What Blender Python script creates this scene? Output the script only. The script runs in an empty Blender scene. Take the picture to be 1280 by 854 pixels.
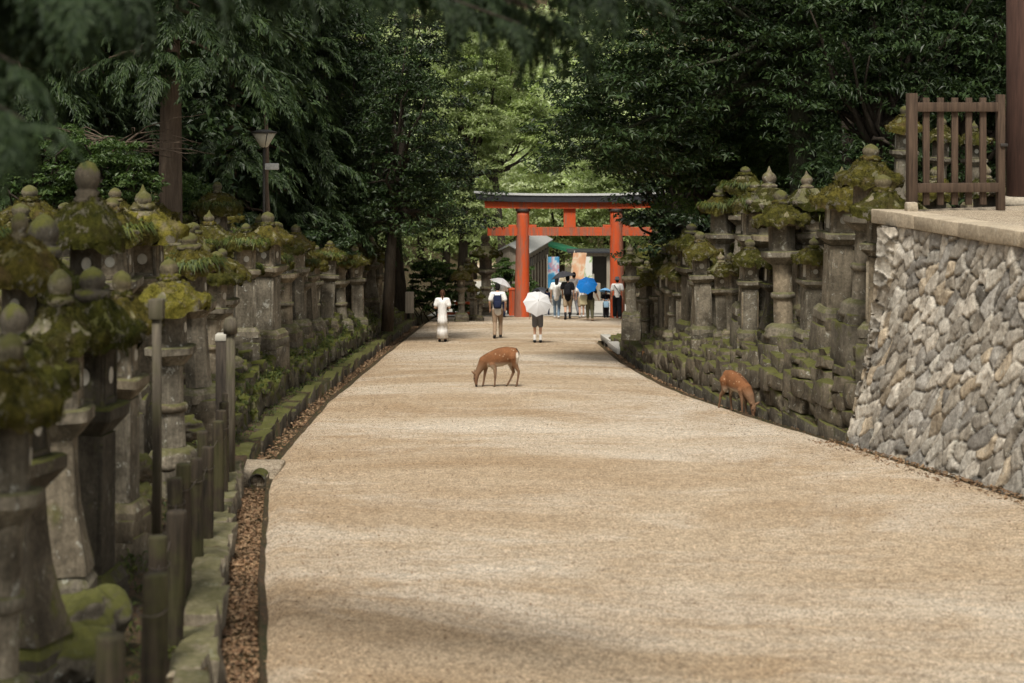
import bpy, math, random
import numpy as np
from mathutils import Vector, Matrix
R = math.radians
rng = np.random.default_rng(7)
random.seed(7)
sc = bpy.context.scene
COL = sc.collection
# ------------------------------------------------------------------ site survey
F = 2311.0        # focal length in photo pixels (65 mm on 36 mm film, 1280 px)
HZ = 130.0        # eye level row
E = 3.2           # eye height
K = 0.0744        # the approach falls away from the viewer
def rz(Y):        # height of the road surface
    Y = np.asarray(Y, float)
    return np.where(Y < 100, -K*Y, -K*100 - 0.01*(Y-100))
def at(px, s):    # a sight line and its scale give a place on the plan
    return ((px-640)/s, F/s)
LE = np.array([(-30,1.8),(4,-.75),(8,-1.2),(13.4,-1.8),(18,-2.45),(24.8,-3.28),(27.6,-3.5),(37.3,-3.72),(57.8,-3.58),(75.5,-3.43),(90,-3.0),(110,-2.5)])
RE = np.array([(-30,16.6),(4,10.1),(10,8.9),(23.1,6.4),(29.2,5.25),(34,4.41),(37.5,3.80),(41,3.43),(48.6,2.94),(58,2.75),(59.5,2.75),(62,4.3),(66,4.6),(78,5.2),(90,5.6),(110,6)])
def xl(Y): return np.interp(Y, LE[:,0], LE[:,1])
def xr(Y): return np.interp(Y, RE[:,0], RE[:,1])
def sm(a,b,x):
    t = np.clip((np.asarray(x,float)-a)/(b-a),0,1); return t*t*(3-2*t)
def hl(Y):   # left bank: height of the first terrace above the road
    return .30 + .75*sm(20,36,Y) - .35*sm(55,72,Y)
def hr(Y):   # right bank
    return np.interp(Y, [28,34,40,48,56,62,80],[1.75,1.55,1.25,.85,.45,.2,.05])
def bank(d, Y, right):
    h = hr(Y) if right else hl(Y)
    g = -.16*np.ones_like(h)
    k1 = np.where(Y<60, .12, .02) if right else .12
    P = [(0.0,0),(.02,0),(.03,g),(.38,g),(.40,k1),(.65,k1+0*h),(1.0,h*.16+.02),(1.5,h*.5),(1.9,h*.93),(2.6,h+.15),(3.2,h+.55),(5,h+.8),(9,h+2.0),(30,h+9),(90,h+30),(200,h+60)]
    return P
# ------------------------------------------------------------------ noise
def _h(i,j,k,s):
    n = (i*374761393 + j*668265263 + k*2147483647 + s*974634777) & 0xffffffff
    n = ((n ^ (n>>13)) * 1274126177) & 0xffffffff
    n = ((n ^ (n>>16)) * 2246822519) & 0xffffffff
    return ((n ^ (n>>15)) & 0xffffff)/float(0xffffff)
def noise(p, s=0):
    p = np.asarray(p,float); f = np.floor(p); t = p-f; t = t*t*(3-2*t); i = f.astype(np.int64)
    r = 0
    for a in (0,1):
        for b in (0,1):
            for c in (0,1):
                w = (t[:,0] if a else 1-t[:,0])*(t[:,1] if b else 1-t[:,1])*(t[:,2] if c else 1-t[:,2])
                r = r + w*_h(i[:,0]+a,i[:,1]+b,i[:,2]+c,s)
    return r
def fbm(p, o=3, s=0):
    r = 0; a = .5; p = np.asarray(p,float)
    for k in range(o): r = r + a*noise(p*(2**k), s+k); a *= .5
    return r/(1-.5**o)
# ------------------------------------------------------------------ mesh collecting
class MB:
    def __init__(s): s.V=[]; s.Fc=[]; s.n=0
    def add(s, V, Fc):
        V = np.asarray(V,float).reshape(-1,3)
        s.V.append(V)
        if isinstance(Fc, np.ndarray): s.Fc.append(Fc + s.n)
        else: s.Fc.extend([tuple(int(i)+s.n for i in f) for f in Fc])
        s.n += len(V); return s
    def verts(s): return np.vstack(s.V)
    def xf(s, M):
        M = np.array(M); s.V = [v@M[:3,:3].T + M[:3,3] for v in s.V]; return s
    def mesh(s, name, mat=None, smooth=True):
        V = s.verts() if s.V else np.zeros((0,3))
        li=[]; ls=[]; lt=[]
        c=0
        for f in s.Fc:
            if isinstance(f,np.ndarray):
                m,k = f.shape
                li.append(f.ravel()); ls.append(c+np.arange(m)*k); lt.append(np.full(m,k)); c += m*k
            else:
                li.append(np.array(f)); ls.append(np.array([c])); lt.append(np.array([len(f)])); c += len(f)
        li=np.concatenate(li).astype(np.int32); ls=np.concatenate(ls).astype(np.int32); lt=np.concatenate(lt).astype(np.int32)
        me = bpy.data.meshes.new(name)
        me.vertices.add(len(V)); me.vertices.foreach_set('co', V.astype(np.float32).ravel())
        me.loops.add(len(li)); me.loops.foreach_set('vertex_index', li)
        me.polygons.add(len(ls)); me.polygons.foreach_set('loop_start', ls); me.polygons.foreach_set('loop_total', lt)
        me.polygons.foreach_set('use_smooth', np.full(len(ls), bool(smooth)))
        me.update(calc_edges=True); me.validate()
        if mat: me.materials.append(mat)
        return me
    def obj(s, name, mat, parent=None, smooth=True, loc=None):
        return link(name, s.mesh(name, mat, smooth), parent, loc)
def link(name, data, parent=None, loc=None):
    o = bpy.data.objects.new(name, data); COL.objects.link(o)
    if parent: o.parent = parent
    if loc is not None: o.location = loc
    return o
def tag(o, label=None, cat=None, group=None, kind=None):
    if label: o['label']=label
    if cat: o['category']=cat
    if group: o['group']=group
    if kind: o['kind']=kind
    return o
def empty(name, loc, rotz=0, label=None, cat=None, group=None):
    o = bpy.data.objects.new(name, None); COL.objects.link(o); o.location = loc; o.rotation_euler=(0,0,rotz)
    o.empty_display_size=.2
    return tag(o,label,cat,group)
def copy_tree(o, parent=None):
    c = o.copy(); COL.objects.link(c); c.parent = parent
    for ch in list(o.children): copy_tree(ch, c)
    return c
# ------------------------------------------------------------------ shapes
def grid_faces(n, m, wrap=False):
    i = np.arange(n-1)[:,None]; j = np.arange(m if wrap else m-1)[None,:]
    a = i*m+j; b = i*m+(j+1)%m
    return np.stack([a,b,b+m,a+m],-1).reshape(-1,4)
def box(mb, c, h, r=.02, seed=0, amp=0.0, rot=None, f=6.0):
    h = np.array(h,float); r = min(r, h.min()*.9)
    V=[];Fc=[];n=0
    for ax in range(3):
        for sg in (-1,1):
            u,v = (ax+1)%3,(ax+2)%3
            gu = np.array([-1,-(1-r/h[u]),0,(1-r/h[u]),1])*h[u]; gv = np.array([-1,-(1-r/h[v]),0,(1-r/h[v]),1])*h[v]
            U,W = np.meshgrid(gu,gv,indexing='ij'); P=np.zeros((25,3)); P[:,u]=U.ravel(); P[:,v]=W.ravel(); P[:,ax]=sg*h[ax]
            q = grid_faces(5,5)
            if sg<0: q=q[:,::-1]
            V.append(P); Fc.append(q+n); n+=25
    V=np.vstack(V); inn=np.clip(V,-(h-r),h-r); d=V-inn; L=np.linalg.norm(d,axis=1,keepdims=True); V=inn+np.where(L>1e-9,d/np.maximum(L,1e-9)*r,0)
    if amp:
        q=V*f+seed*7.31
        V = V + amp*(np.stack([fbm(q,2,1),fbm(q+31,2,2),fbm(q+57,2,3)],1)-.5)*2
    if rot is not None: V = V@np.array(rot).T
    mb.add(V+np.array(c), np.vstack(Fc)); return mb
def rotz(a): c,s=math.cos(a),math.sin(a); return np.array([[c,-s,0],[s,c,0],[0,0,1]])
def rotx(a): c,s=math.cos(a),math.sin(a); return np.array([[1,0,0],[0,c,-s],[0,s,c]])
def roty(a): c,s=math.cos(a),math.sin(a); return np.array([[c,0,s],[0,1,0],[-s,0,c]])
def cross(kind, n=24):
    if kind=='round':
        a=np.arange(n)/n*2*math.pi; return np.stack([np.cos(a),np.sin(a)],1)
    k = 4 if kind=='square' else 6
    ap = math.cos(math.pi/k); pts=[]
    for i in range(k):
        a0=(i-.5)*2*math.pi/k; a1=(i+.5)*2*math.pi/k
        p0=np.array([math.cos(a0),math.sin(a0)])/ap; p1=np.array([math.cos(a1),math.sin(a1)])/ap
        for t in (.05,.2,.4,.6,.8,.95): pts.append(p0*(1-t)+p1*t)
    return np.array(pts)      # unit apothem
def lathe(mb, cr, prof, cap=True, seed=0, amp=0.0, up=0.0, twist=0, c=(0,0,0), f=5.0):
    m=len(cr); rr=np.linalg.norm(cr,axis=1); cf=((rr-rr.min())/max(rr.max()-rr.min(),1e-6)) if rr.max()-rr.min()>1e-3 else np.zeros(m)
    V=[]
    rmax=max(p[0] for p in prof)
    for r,z in prof:
        P=np.zeros((m,3)); P[:,:2]=cr*r; P[:,2]=z+up*(cf**2)*(r/rmax)**3
        V.append(P)
    V=np.vstack(V)
    if amp: 
        q=V*f+seed*3.7; nn=np.stack([fbm(q,2,1),fbm(q+31,2,2),fbm(q+57,2,3)],1)-.5; V=V+amp*2*nn
    Fc=[grid_faces(len(prof),m,True)]
    mb.add(V+np.array(c),Fc[0])
    if cap:
        k=mb.n-len(V)
        mb.Fc.append(tuple(range(k+m-1,k-1,-1))); mb.Fc.append(tuple(range(mb.n-m,mb.n)))
    return mb
def tube(mb, pts, rad, n=8, cap=True):
    pts=np.asarray(pts,float); k=len(pts); rad=np.broadcast_to(np.asarray(rad,float),(k,))
    T=np.gradient(pts,axis=0); T/=np.linalg.norm(T,axis=1,keepdims=True)+1e-12
    ref=np.array([0,0,1.]) if abs(T[:,2]).mean()<.8 else np.array([1.,0,0])
    A=np.cross(T,ref); A/=np.linalg.norm(A,axis=1,keepdims=True)+1e-12; B=np.cross(T,A)
    a=np.arange(n)/n*2*math.pi
    V=pts[:,None,:]+rad[:,None,None]*(np.cos(a)[None,:,None]*A[:,None,:]+np.sin(a)[None,:,None]*B[:,None,:])
    k0=mb.n; mb.add(V.reshape(-1,3),grid_faces(k,n,True))
    if cap: mb.Fc.append(tuple(range(k0+n-1,k0-1,-1))); mb.Fc.append(tuple(range(mb.n-n,mb.n)))
    return mb
def cone(mb, a, b, ra, rb, n=12):   # rounded limb segment
    a=np.array(a,float); b=np.array(b,float); d=b-a; L=np.linalg.norm(d); d=d/(L+1e-9)
    P=[];Q=[]
    for t in (-88,-55,-25): P.append(a+d*ra*math.sin(R(t))); Q.append(ra*math.cos(R(t)))
    for t in np.linspace(0,1,5): P.append(a+d*L*t); Q.append(ra+(rb-ra)*t)
    for t in (25,55,88): P.append(b+d*rb*math.sin(R(t))); Q.append(rb*math.cos(R(t)))
    P=np.array(P);Q=np.array(Q)
    ref=np.array([0,0,1.]) if abs(d[2])<.9 else np.array([1.,0,0]); A=np.cross(d,ref);A/=np.linalg.norm(A);B=np.cross(d,A)
    an=np.arange(n)/n*2*math.pi
    V=P[:,None,:]+Q[:,None,None]*(np.cos(an)[None,:,None]*A+np.sin(an)[None,:,None]*B)
    k0=mb.n; mb.add(V.reshape(-1,3),grid_faces(len(P),n,True)[:,::-1]); mb.Fc.append(tuple(range(k0,k0+n))); mb.Fc.append(tuple(range(mb.n-1,mb.n-n-1,-1)))
def ball(mb, c, r, rot=None, nu=14, nv=9, seed=None, amp=0, f=3):
    t=np.linspace(-math.pi/2+.02,math.pi/2-.02,nv); a=np.arange(nu)/nu*2*math.pi
    V=np.stack([np.cos(t)[:,None]*np.cos(a),np.cos(t)[:,None]*np.sin(a),np.sin(t)[:,None]+0*a],-1).reshape(-1,3)
    if amp: V=V*(1+amp*2*(fbm(V*f+ (seed or 0)*5.1,3,2)-.5))[:,None]
    V=V*np.broadcast_to(np.array(r,float),(3,))
    if rot is not None: V=V@np.array(rot).T
    k0=mb.n; mb.add(V+np.array(c),grid_faces(nv,nu,True)); mb.Fc.append(tuple(range(k0+nu-1,k0-1,-1))); mb.Fc.append(tuple(range(mb.n-nu,mb.n)))
def remesh(mb, vox, name, mat, smooth=3):
    tmp = link('remesh_source', mb.mesh('remesh_source'))
    m=tmp.modifiers.new('r','REMESH'); m.mode='VOXEL'; m.voxel_size=vox
    s=tmp.modifiers.new('s','SMOOTH'); s.iterations=smooth; s.factor=.5
    dg=bpy.context.evaluated_depsgraph_get(); me=bpy.data.meshes.new_from_object(tmp.evaluated_get(dg)); me.name=name
    old=tmp.data; bpy.data.objects.remove(tmp); bpy.data.meshes.remove(old)
    me.materials.clear(); me.materials.append(mat)
    me.polygons.foreach_set('use_smooth',np.ones(len(me.polygons),bool)); me.update()
    return me
def paint(me, col, name='tint'):
    a=me.color_attributes.new(name,'FLOAT_COLOR','POINT'); c=np.ones((len(me.vertices),4),np.float32); c[:,:3]=col; a.data.foreach_set('color',c.ravel())
def co(me):
    v=np.zeros(len(me.vertices)*3,np.float32); me.vertices.foreach_get('co',v); return v.reshape(-1,3).astype(float)
# ------------------------------------------------------------------ materials
class NT:
    def __init__(s,name):
        s.m=bpy.data.materials.new(name); s.m.use_nodes=True; s.t=s.m.node_tree; s.b=s.t.nodes['Principled BSDF']; s.b.inputs['Roughness'].default_value=.9
        s.b.inputs['Specular IOR Level'].default_value=.25
    def n(s,typ,**kw):
        o=s.t.nodes.new(typ)
        for k,v in kw.items():
            if hasattr(o,k) and not k.startswith('i_'): setattr(o,k,v)
        return o
    def l(s,a,b): s.t.links.new(a,b)
    def coord(s, jitter=True, kind='Object', scale=None):
        tc=s.n('ShaderNodeTexCoord'); out=tc.outputs[kind]
        if jitter:
            oi=s.n('ShaderNodeObjectInfo'); mu=s.n('ShaderNodeVectorMath',operation='SCALE'); cx=s.n('ShaderNodeCombineXYZ')
            for i in range(3): s.l(oi.outputs['Random'],cx.inputs[i])
            s.l(cx.outputs[0],mu.inputs[0]); mu.inputs['Scale'].default_value=50
            ad=s.n('ShaderNodeVectorMath',operation='ADD'); s.l(out,ad.inputs[0]); s.l(mu.outputs[0],ad.inputs[1]); out=ad.outputs[0]
        if scale:
            m=s.n('ShaderNodeMapping'); m.inputs['Scale'].default_value=scale; s.l(out,m.inputs['Vector']); out=m.outputs[0]
        return out
    def noise(s,co,scale,detail=4,rough=.6,dist=0):
        o=s.n('ShaderNodeTexNoise'); s.l(co,o.inputs['Vector']); o.inputs['Scale'].default_value=scale; o.inputs['Detail'].default_value=detail; o.inputs['Roughness'].default_value=rough; o.inputs['Distortion'].default_value=dist
        return o.outputs[0]
    def ramp(s,fac,stops):
        o=s.n('ShaderNodeValToRGB'); cr=o.color_ramp
        while len(cr.elements)<len(stops): cr.elements.new(.5)
        for e,(p,c) in zip(cr.elements,stops):
            e.position=p; e.color=(c,c,c,1) if np.isscalar(c) else (*c,1)
        s.l(fac,o.inputs[0]); return o.outputs[0]
    def mix(s,fac,a,b,mode='MIX'):
        o=s.n('ShaderNodeMix'); o.data_type='RGBA'; o.blend_type=mode; o.clamp_factor=True
        for v,i in ((fac,0),(a,6),(b,7)):
            if hasattr(v,'is_linked'): s.l(v,o.inputs[i])
            elif np.isscalar(v): o.inputs[i].default_value=v if i==0 else (v,v,v,1)
            else: o.inputs[i].default_value=(*v,1)
        return o.outputs[2]
    def math(s,op,a,b=0,clamp=False):
        o=s.n('ShaderNodeMath',operation=op); o.use_clamp=clamp
        for v,i in ((a,0),(b,1)):
            if hasattr(v,'is_linked'): s.l(v,o.inputs[i])
            else: o.inputs[i].default_value=v
        return o.outputs[0]
    def normz(s):
        g=s.n('ShaderNodeNewGeometry'); x=s.n('ShaderNodeSeparateXYZ'); s.l(g.outputs['Normal'],x.inputs[0]); return x.outputs[2]
    def bump(s,h,strength=.5,dist=.02):
        o=s.n('ShaderNodeBump'); o.inputs['Strength'].default_value=strength; o.inputs['Distance'].default_value=dist; s.l(h,o.inputs['Height']); s.l(o.outputs[0],s.b.inputs['Normal'])
    def col(s,c):
        if hasattr(c,'is_linked'): s.l(c,s.b.inputs['Base Color'])
        else: s.b.inputs['Base Color'].default_value=(*c,1)
    def attr(s,name='tint'):
        o=s.n('ShaderNodeAttribute'); o.attribute_name=name; return o.outputs['Color']
    def rand(s):
        o=s.n('ShaderNodeObjectInfo'); return o.outputs['Random']
M={}
MOSS_A=(.115,.115,.018); MOSS_B=(.03,.036,.008)
def stone(name, lo, hi, moss=.5, lichen=.3, tint=False, jitter=True, mossbias=.0, streak=.75):
    t=NT(name); c=t.coord(jitter)
    n1=t.noise(c,2.2,5,.65,.4); n2=t.noise(c,22,4,.7); st=t.noise(t.coord(jitter,scale=(6,6,.6)),1.6,4,.6,.3)
    base=t.mix(t.ramp(n1,[(.3,0),(.72,1)]),lo,hi)
    if tint: base=t.mix(1,base,t.attr(),'MULTIPLY')
    base=t.mix(t.ramp(st,[(.35,streak),(.55,0)]),base,t.mix(.6,base,(.035,.03,.022)))
    base=t.mix(1,base,t.ramp(n2,[(.25,.55),(.75,1.35)]),'MULTIPLY')
    rb=t.ramp(t.rand(),[(0,(.78,.76,.72)),(.5,(1,.98,.95)),(1,(1.15,1.05,.92))]) if jitter else 1.0
    if jitter: base=t.mix(1,base,rb,'MULTIPLY')
    li=t.math('MULTIPLY',t.ramp(t.noise(c,7,3,.7,.6),[(.60,0),(.66,1)]),t.ramp(t.noise(c,40,2),[(.4,0),(.55,1)]))
    base=t.mix(t.math('MULTIPLY',li,lichen),base,(.50,.50,.44))
    nz=t.normz(); mo=t.math('ADD',t.math('MULTIPLY',nz,.42),t.math('ADD',t.noise(c,3.5,5,.65),mossbias))
    mf=t.math('MULTIPLY',t.ramp(mo,[(.72-.25*moss,0),(.86-.25*moss,1)]),min(1,moss*1.7))
    mc=t.mix(t.noise(c,16,3,.7),MOSS_B,MOSS_A)
    base=t.mix(mf,base,mc)
    t.col(base)
    h=t.math('ADD',t.math('MULTIPLY',n2,.7),t.math('MULTIPLY',t.noise(c,90,3,.7),.5)); t.bump(h,.7,.02)
    M[name]=t.m; return t.m
stone('lantern_stone',(.07,.061,.046),(.29,.26,.205),.35,.55)
stone('finial_stone',(.055,.048,.03),(.19,.17,.115),.42,.35,mossbias=.02)
stone('dark_stone',(.035,.031,.024),(.11,.098,.076),.5,.2)
stone('mossy_block',(.055,.048,.034),(.22,.20,.15),.72,.4,mossbias=.0)
stone('bank_block',(.042,.036,.027),(.20,.178,.138),.5,.5,mossbias=-.03)
stone('wall_stone',(.24,.22,.19),(.61,.575,.515),.06,.6,tint=True,jitter=False,mossbias=-.12,streak=.3)
stone('coping_stone',(.30,.265,.21),(.48,.43,.35),.05,.3,mossbias=-.3,streak=.12)
stone('kerb_stone',(.11,.10,.08),(.36,.33,.27),.35,.4,mossbias=-.05)
def moss(name,a,b,dry):
    t=NT(name); c=t.coord(); n=t.noise(c,9,4,.7); n2=t.noise(c,55,3,.7)
    base=t.mix(t.ramp(n,[(.3,0),(.7,1)]),a,b); base=t.mix(t.ramp(t.noise(c,3,3),[(.52,0),(.66,.8)]),base,dry)
    base=t.mix(1,base,t.ramp(n2,[(.25,.45),(.75,1.45)]),'MULTIPLY')
    base=t.mix(1,base,t.ramp(t.rand(),[(0,(.7,.75,.7)),(1,(1.2,1.1,1))]),'MULTIPLY')
    bare=t.math('MULTIPLY',t.ramp(t.noise(c,6.5,5,.75,.5),[(.56,0),(.62,1)]),t.ramp(t.normz(),[(-.2,1),(.75,.35)]))
    base=t.mix(bare,base,t.mix(n2,(.07,.06,.045),(.30,.275,.22)))
    t.col(base); t.b.inputs['Roughness'].default_value=1; t.b.inputs['Specular IOR Level'].default_value=.05
    t.bump(t.math('ADD',n2,t.math('MULTIPLY',t.noise(c,160,2),.6)),1,.03); M[name]=t.m
moss('moss',(.03,.031,.010),(.13,.118,.028),(.095,.072,.036))
moss('moss_sunlit',(.075,.075,.016),(.235,.215,.045),(.19,.165,.10))  # yellow moss, with the brightness of sunlight put into its colour
moss('moss_dark',(.02,.024,.008),(.085,.085,.018),(.06,.05,.022))
def leafmat(name, cols, trans=.35, rough=.45):
    t=NT(name); g=t.n('ShaderNodeNewGeometry'); r=g.outputs['Random Per Island']
    k=len(cols); c=t.ramp(r,[(i/(k-1) if k>1 else 0,cc) for i,cc in enumerate(cols)])
    big=t.noise(t.coord(True),.55,3,.6); c=t.mix(1,c,t.ramp(big,[(.3,.6),(.7,1.4)]),'MULTIPLY')
    t.col(c); t.b.inputs['Roughness'].default_value=rough; t.b.inputs['Specular IOR Level'].default_value=.3
    tr=t.n('ShaderNodeBsdfTranslucent'); t.l(t.mix(1,c,(1.15,1.22,.72),'MULTIPLY'),tr.inputs[0])
    ms=t.n('ShaderNodeMixShader'); ms.inputs[0].default_value=trans; t.l(t.b.outputs[0],ms.inputs[1]); t.l(tr.outputs[0],ms.inputs[2])
    out=[n for n in t.t.nodes if n.type=='OUTPUT_MATERIAL'][0]; t.l(ms.outputs[0],out.inputs[0]); M[name]=t.m
leafmat('leaf_shaded',[(.010,.020,.008),(.019,.036,.012),(.034,.056,.018)],.2,.42)  # shade of the sunless trees is put into this leaf colour
leafmat('needle_dark',[(.008,.017,.008),(.016,.03,.012),(.03,.048,.016)],.25,.5)
leafmat('leaf_dark',[(.016,.031,.012),(.031,.056,.018),(.052,.084,.026)],.26,.45)
leafmat('leaf_mid',[(.035,.065,.018),(.06,.105,.028),(.10,.15,.04)],.35)
leafmat('leaf_lit',[(.22,.28,.12),(.30,.36,.17),(.40,.45,.25)],.5)  # sunlight on the trees beyond the torii is put into this green
leafmat('leaf_sunlit',[(.23,.30,.11),(.32,.39,.16),(.42,.49,.24)],.5)  # sunlit brightness is put into the leaf colour
leafmat('leaf_hazed',[(.44,.50,.31),(.54,.60,.40),(.64,.69,.50)],.5)  # distance haze is put into the leaf colour as paleness
leafmat('needle',[(.016,.032,.012),(.032,.056,.018),(.055,.085,.026)],.3,.5)
leafmat('needle_shade',[(.012,.023,.009),(.022,.04,.014),(.04,.064,.02)],.3,.6)
leafmat('needle_warm',[(.03,.045,.014),(.055,.075,.022),(.085,.095,.03)],.3,.5)
leafmat('fern',[(.035,.055,.014),(.07,.095,.022),(.13,.14,.032)],.35,.6)
leafmat('dead_leaf',[(.11,.06,.032),(.19,.11,.058),(.28,.19,.11),(.08,.045,.026)],.1,.8)
def simple(name,c,rough=.7,metal=0,var=.25,sc_=14,bump=.2,spec=.3):
    t=NT(name); k=t.coord(); n=t.noise(k,sc_,4,.65); cc=np.array(c)
    t.col(t.mix(t.ramp(n,[(.3,0),(.7,1)]),tuple(cc*(1-var)),tuple(np.minimum(cc*(1+var),1)))); t.b.inputs['Roughness'].default_value=rough; t.b.inputs['Metallic'].default_value=metal; t.b.inputs['Specular IOR Level'].default_value=spec
    if bump: t.bump(t.noise(k,sc_*4,3),bump,.01)
    M[name]=t.m; return t.m
def wood(name,a,b,stretch=(18,18,1.2),green=0):
    t=NT(name); c=t.coord(True,scale=stretch); n=t.noise(c,1.5,5,.65,.5)
    base=t.mix(t.ramp(n,[(.3,0),(.7,1)]),a,b)
    if green: base=t.mix(t.math('MULTIPLY',t.ramp(t.noise(t.coord(),3,4),[(.45,0),(.62,1)]),green),base,(.07,.075,.02))
    t.col(base); t.bump(n,.5,.01); M[name]=t.m
wood('post_wood',(.012,.010,.007),(.062,.047,.032),green=.35)
wood('charred_wood',(.012,.010,.008),(.06,.048,.036),stretch=(14,14,1.6))
wood('grey_post',(.05,.043,.032),(.13,.11,.082),green=.3)
wood('gate_wood',(.035,.023,.016),(.105,.07,.047))
wood('pillar_wood',(.03,.016,.012),(.07,.036,.026))
wood('plank_wood',(.20,.17,.135),(.36,.32,.26),stretch=(8,8,.8))
def bark(name,a,b):
    t=NT(name); c=t.coord(True,scale=(5,5,.7)); n=t.noise(c,1.6,6,.7,.8)
    t.col(t.mix(t.ramp(n,[(.3,0),(.7,1)]),a,b)); t.bump(n,1,.06); M[name]=t.m
bark('bark_dark',(.018,.014,.010),(.065,.052,.038)); bark('bark_cedar',(.07,.05,.036),(.18,.135,.098)); bark('bark_ivy',(.014,.018,.009),(.05,.05,.03))
def vermilion():
    t=NT('vermilion_paint'); c=t.coord(False,scale=(5,5,.55)); n=t.noise(c,1.7,6,.72,.4)
    p=t.mix(t.noise(t.coord(False),1.5,3),(.46,.062,.018),(.64,.115,.032))
    z=t.n('ShaderNodeSeparateXYZ'); t.l(t.coord(False),z.inputs[0])
    ax=t.n('ShaderNodeAttribute'); ax.attribute_name='wear'
    wf=t.ramp(t.math('ADD',n,t.math('MULTIPLY',ax.outputs['Fac'],.30)),[(.50,0),(.66,.75)])
    t.col(t.mix(wf,p,t.mix(t.noise(c,6,3),(.10,.06,.04),(.30,.22,.17)))); t.b.inputs['Roughness'].default_value=.65; t.bump(n,.3,.01); M['vermilion']=t.m
vermilion()
simple('torii_roof',(.035,.037,.042),.5); simple('torii_roof_top',(.36,.36,.35),.5,var=.25); simple('iron',(.05,.045,.04),.6,.3); simple('wire',(.12,.10,.085),.6,.3)
simple('paper',(.43,.41,.35),.8,var=.15); simple('lamp_metal',(.05,.045,.038),.5); simple('lamp_glass',(.55,.52,.42),.4,var=.05,bump=0); simple('white_box',(.55,.55,.53),.6,bump=0)
simple('concrete',(.42,.40,.36),.9); simple('pipe_dark',(.006,.005,.004),.95,bump=0)
simple('sign_wood',(.42,.22,.10),.8)
# people
for nm,c in dict(skin=(.55,.33,.23),hair_black=(.012,.010,.010),hair_brown=(.075,.035,.02),white_cloth=(.78,.77,.75),grey_cloth=(.16,.16,.17),tan_cloth=(.28,.20,.135),navy_cloth=(.018,.024,.055),black_cloth=(.014,.014,.017),khaki_cloth=(.36,.28,.19),jeans=(.16,.23,.31),olive_cloth=(.085,.08,.045),pink_cloth=(.6,.22,.22),blue_cloth=(.06,.28,.62),light_blue=(.30,.47,.62),shoe_black=(.015,.015,.015),shoe_white=(.7,.7,.68),tote=(.55,.50,.32),slate_cloth=(.10,.105,.115)).items():
    simple(nm,c,.85,var=.12,sc_=9,bump=.15,spec=.15)
def umb(name,c,tr=.3):
    t=NT(name); t.col(c); t.b.inputs['Roughness'].default_value=.5
    tr_=t.n('ShaderNodeBsdfTranslucent'); tr_.inputs[0].default_value=(*c,1); ms=t.n('ShaderNodeMixShader'); ms.inputs[0].default_value=tr
    t.l(t.b.outputs[0],ms.inputs[1]); t.l(tr_.outputs[0],ms.inputs[2]); out=[n for n in t.t.nodes if n.type=='OUTPUT_MATERIAL'][0]; t.l(ms.outputs[0],out.inputs[0]); M[name]=t.m
umb('umbrella_white',(.78,.78,.79)); umb('umbrella_dark',(.045,.047,.055),.05); umb('umbrella_blue',(.015,.22,.70),.2); umb('umbrella_sky',(.18,.42,.72),.2)
def coated():
    t=NT('deer_coat'); c=t.coord(False); n=t.noise(c,70,3,.7); t.col(t.mix(1,t.attr(),t.ramp(n,[(.25,.7),(.75,1.25)]),'MULTIPLY')); t.bump(n,.5,.01); t.b.inputs['Roughness'].default_value=.85; M['coat']=t.m
coated()
def painted(name,rough=.7):
    t=NT(name); t.col(t.attr()); t.b.inputs['Roughness'].default_value=rough; M[name]=t.m
painted('banner_cloth'); painted('painted_board',.6)
def gravel(name, A, B, C, scale=1.0):
    t=NT(name); c=t.coord(False); cs=t.coord(False,scale=(.35,1,1))
    fine=t.noise(c,110*scale,3,.75); mid=t.noise(c,9,5,.75); pat=t.noise(t.coord(False,scale=(.5,.75,1)),.45,6,.70,.5); pat2=t.noise(t.coord(False,scale=(.5,.7,1)),.30,7,.72,.6)
    base=t.mix(t.ramp(pat,[(.33,0),(.64,1)]),A,B); base=t.mix(t.ramp(pat2,[(.46,0),(.64,.6)]),base,C)
    v=t.n('ShaderNodeTexVoronoi'); v.inputs['Scale'].default_value=70*scale; t.l(c,v.inputs['Vector'])
    vc=t.n('ShaderNodeSeparateColor'); t.l(v.outputs['Color'],vc.inputs[0])
    base=t.mix(1,base,t.ramp(vc.outputs[0],[(0,.5),(.5,1.0),(1,1.5)]),'MULTIPLY')
    base=t.mix(t.ramp(vc.outputs[1],[(.93,0),(.94,.8)]),base,(.13,.07,.035))
    base=t.mix(1,base,t.ramp(mid,[(.25,.66),(.75,1.26)]),'MULTIPLY'); base=t.mix(1,base,t.ramp(fine,[(.2,.5),(.8,1.45)]),'MULTIPLY')
    t.col(base); t.b.inputs['Roughness'].default_value=.95; t.b.inputs['Specular IOR Level'].default_value=.1
    t.bump(t.math('ADD',fine,t.math('ADD',t.math('MULTIPLY',v.outputs['Distance'],-.9),mid)),.9,.02); M[name]=t.m
gravel('path_gravel',(.44,.315,.195),(.58,.46,.325),(.80,.735,.63))
gravel('platform_gravel',(.40,.32,.22),(.48,.40,.30),(.52,.45,.35))
def soil():
    t=NT('forest_floor'); c=t.coord(False); n=t.noise(c,1.1,5,.65); n2=t.noise(c,20,4,.75)
    b=t.mix(t.ramp(n,[(.4,0),(.6,1)]),(.06,.042,.026),(.035,.04,.014)); b=t.mix(t.ramp(n2,[(.5,0),(.62,.8)]),b,(.16,.09,.045)); t.col(b); t.bump(n2,1,.05); M['soil']=t.m
soil()
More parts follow.
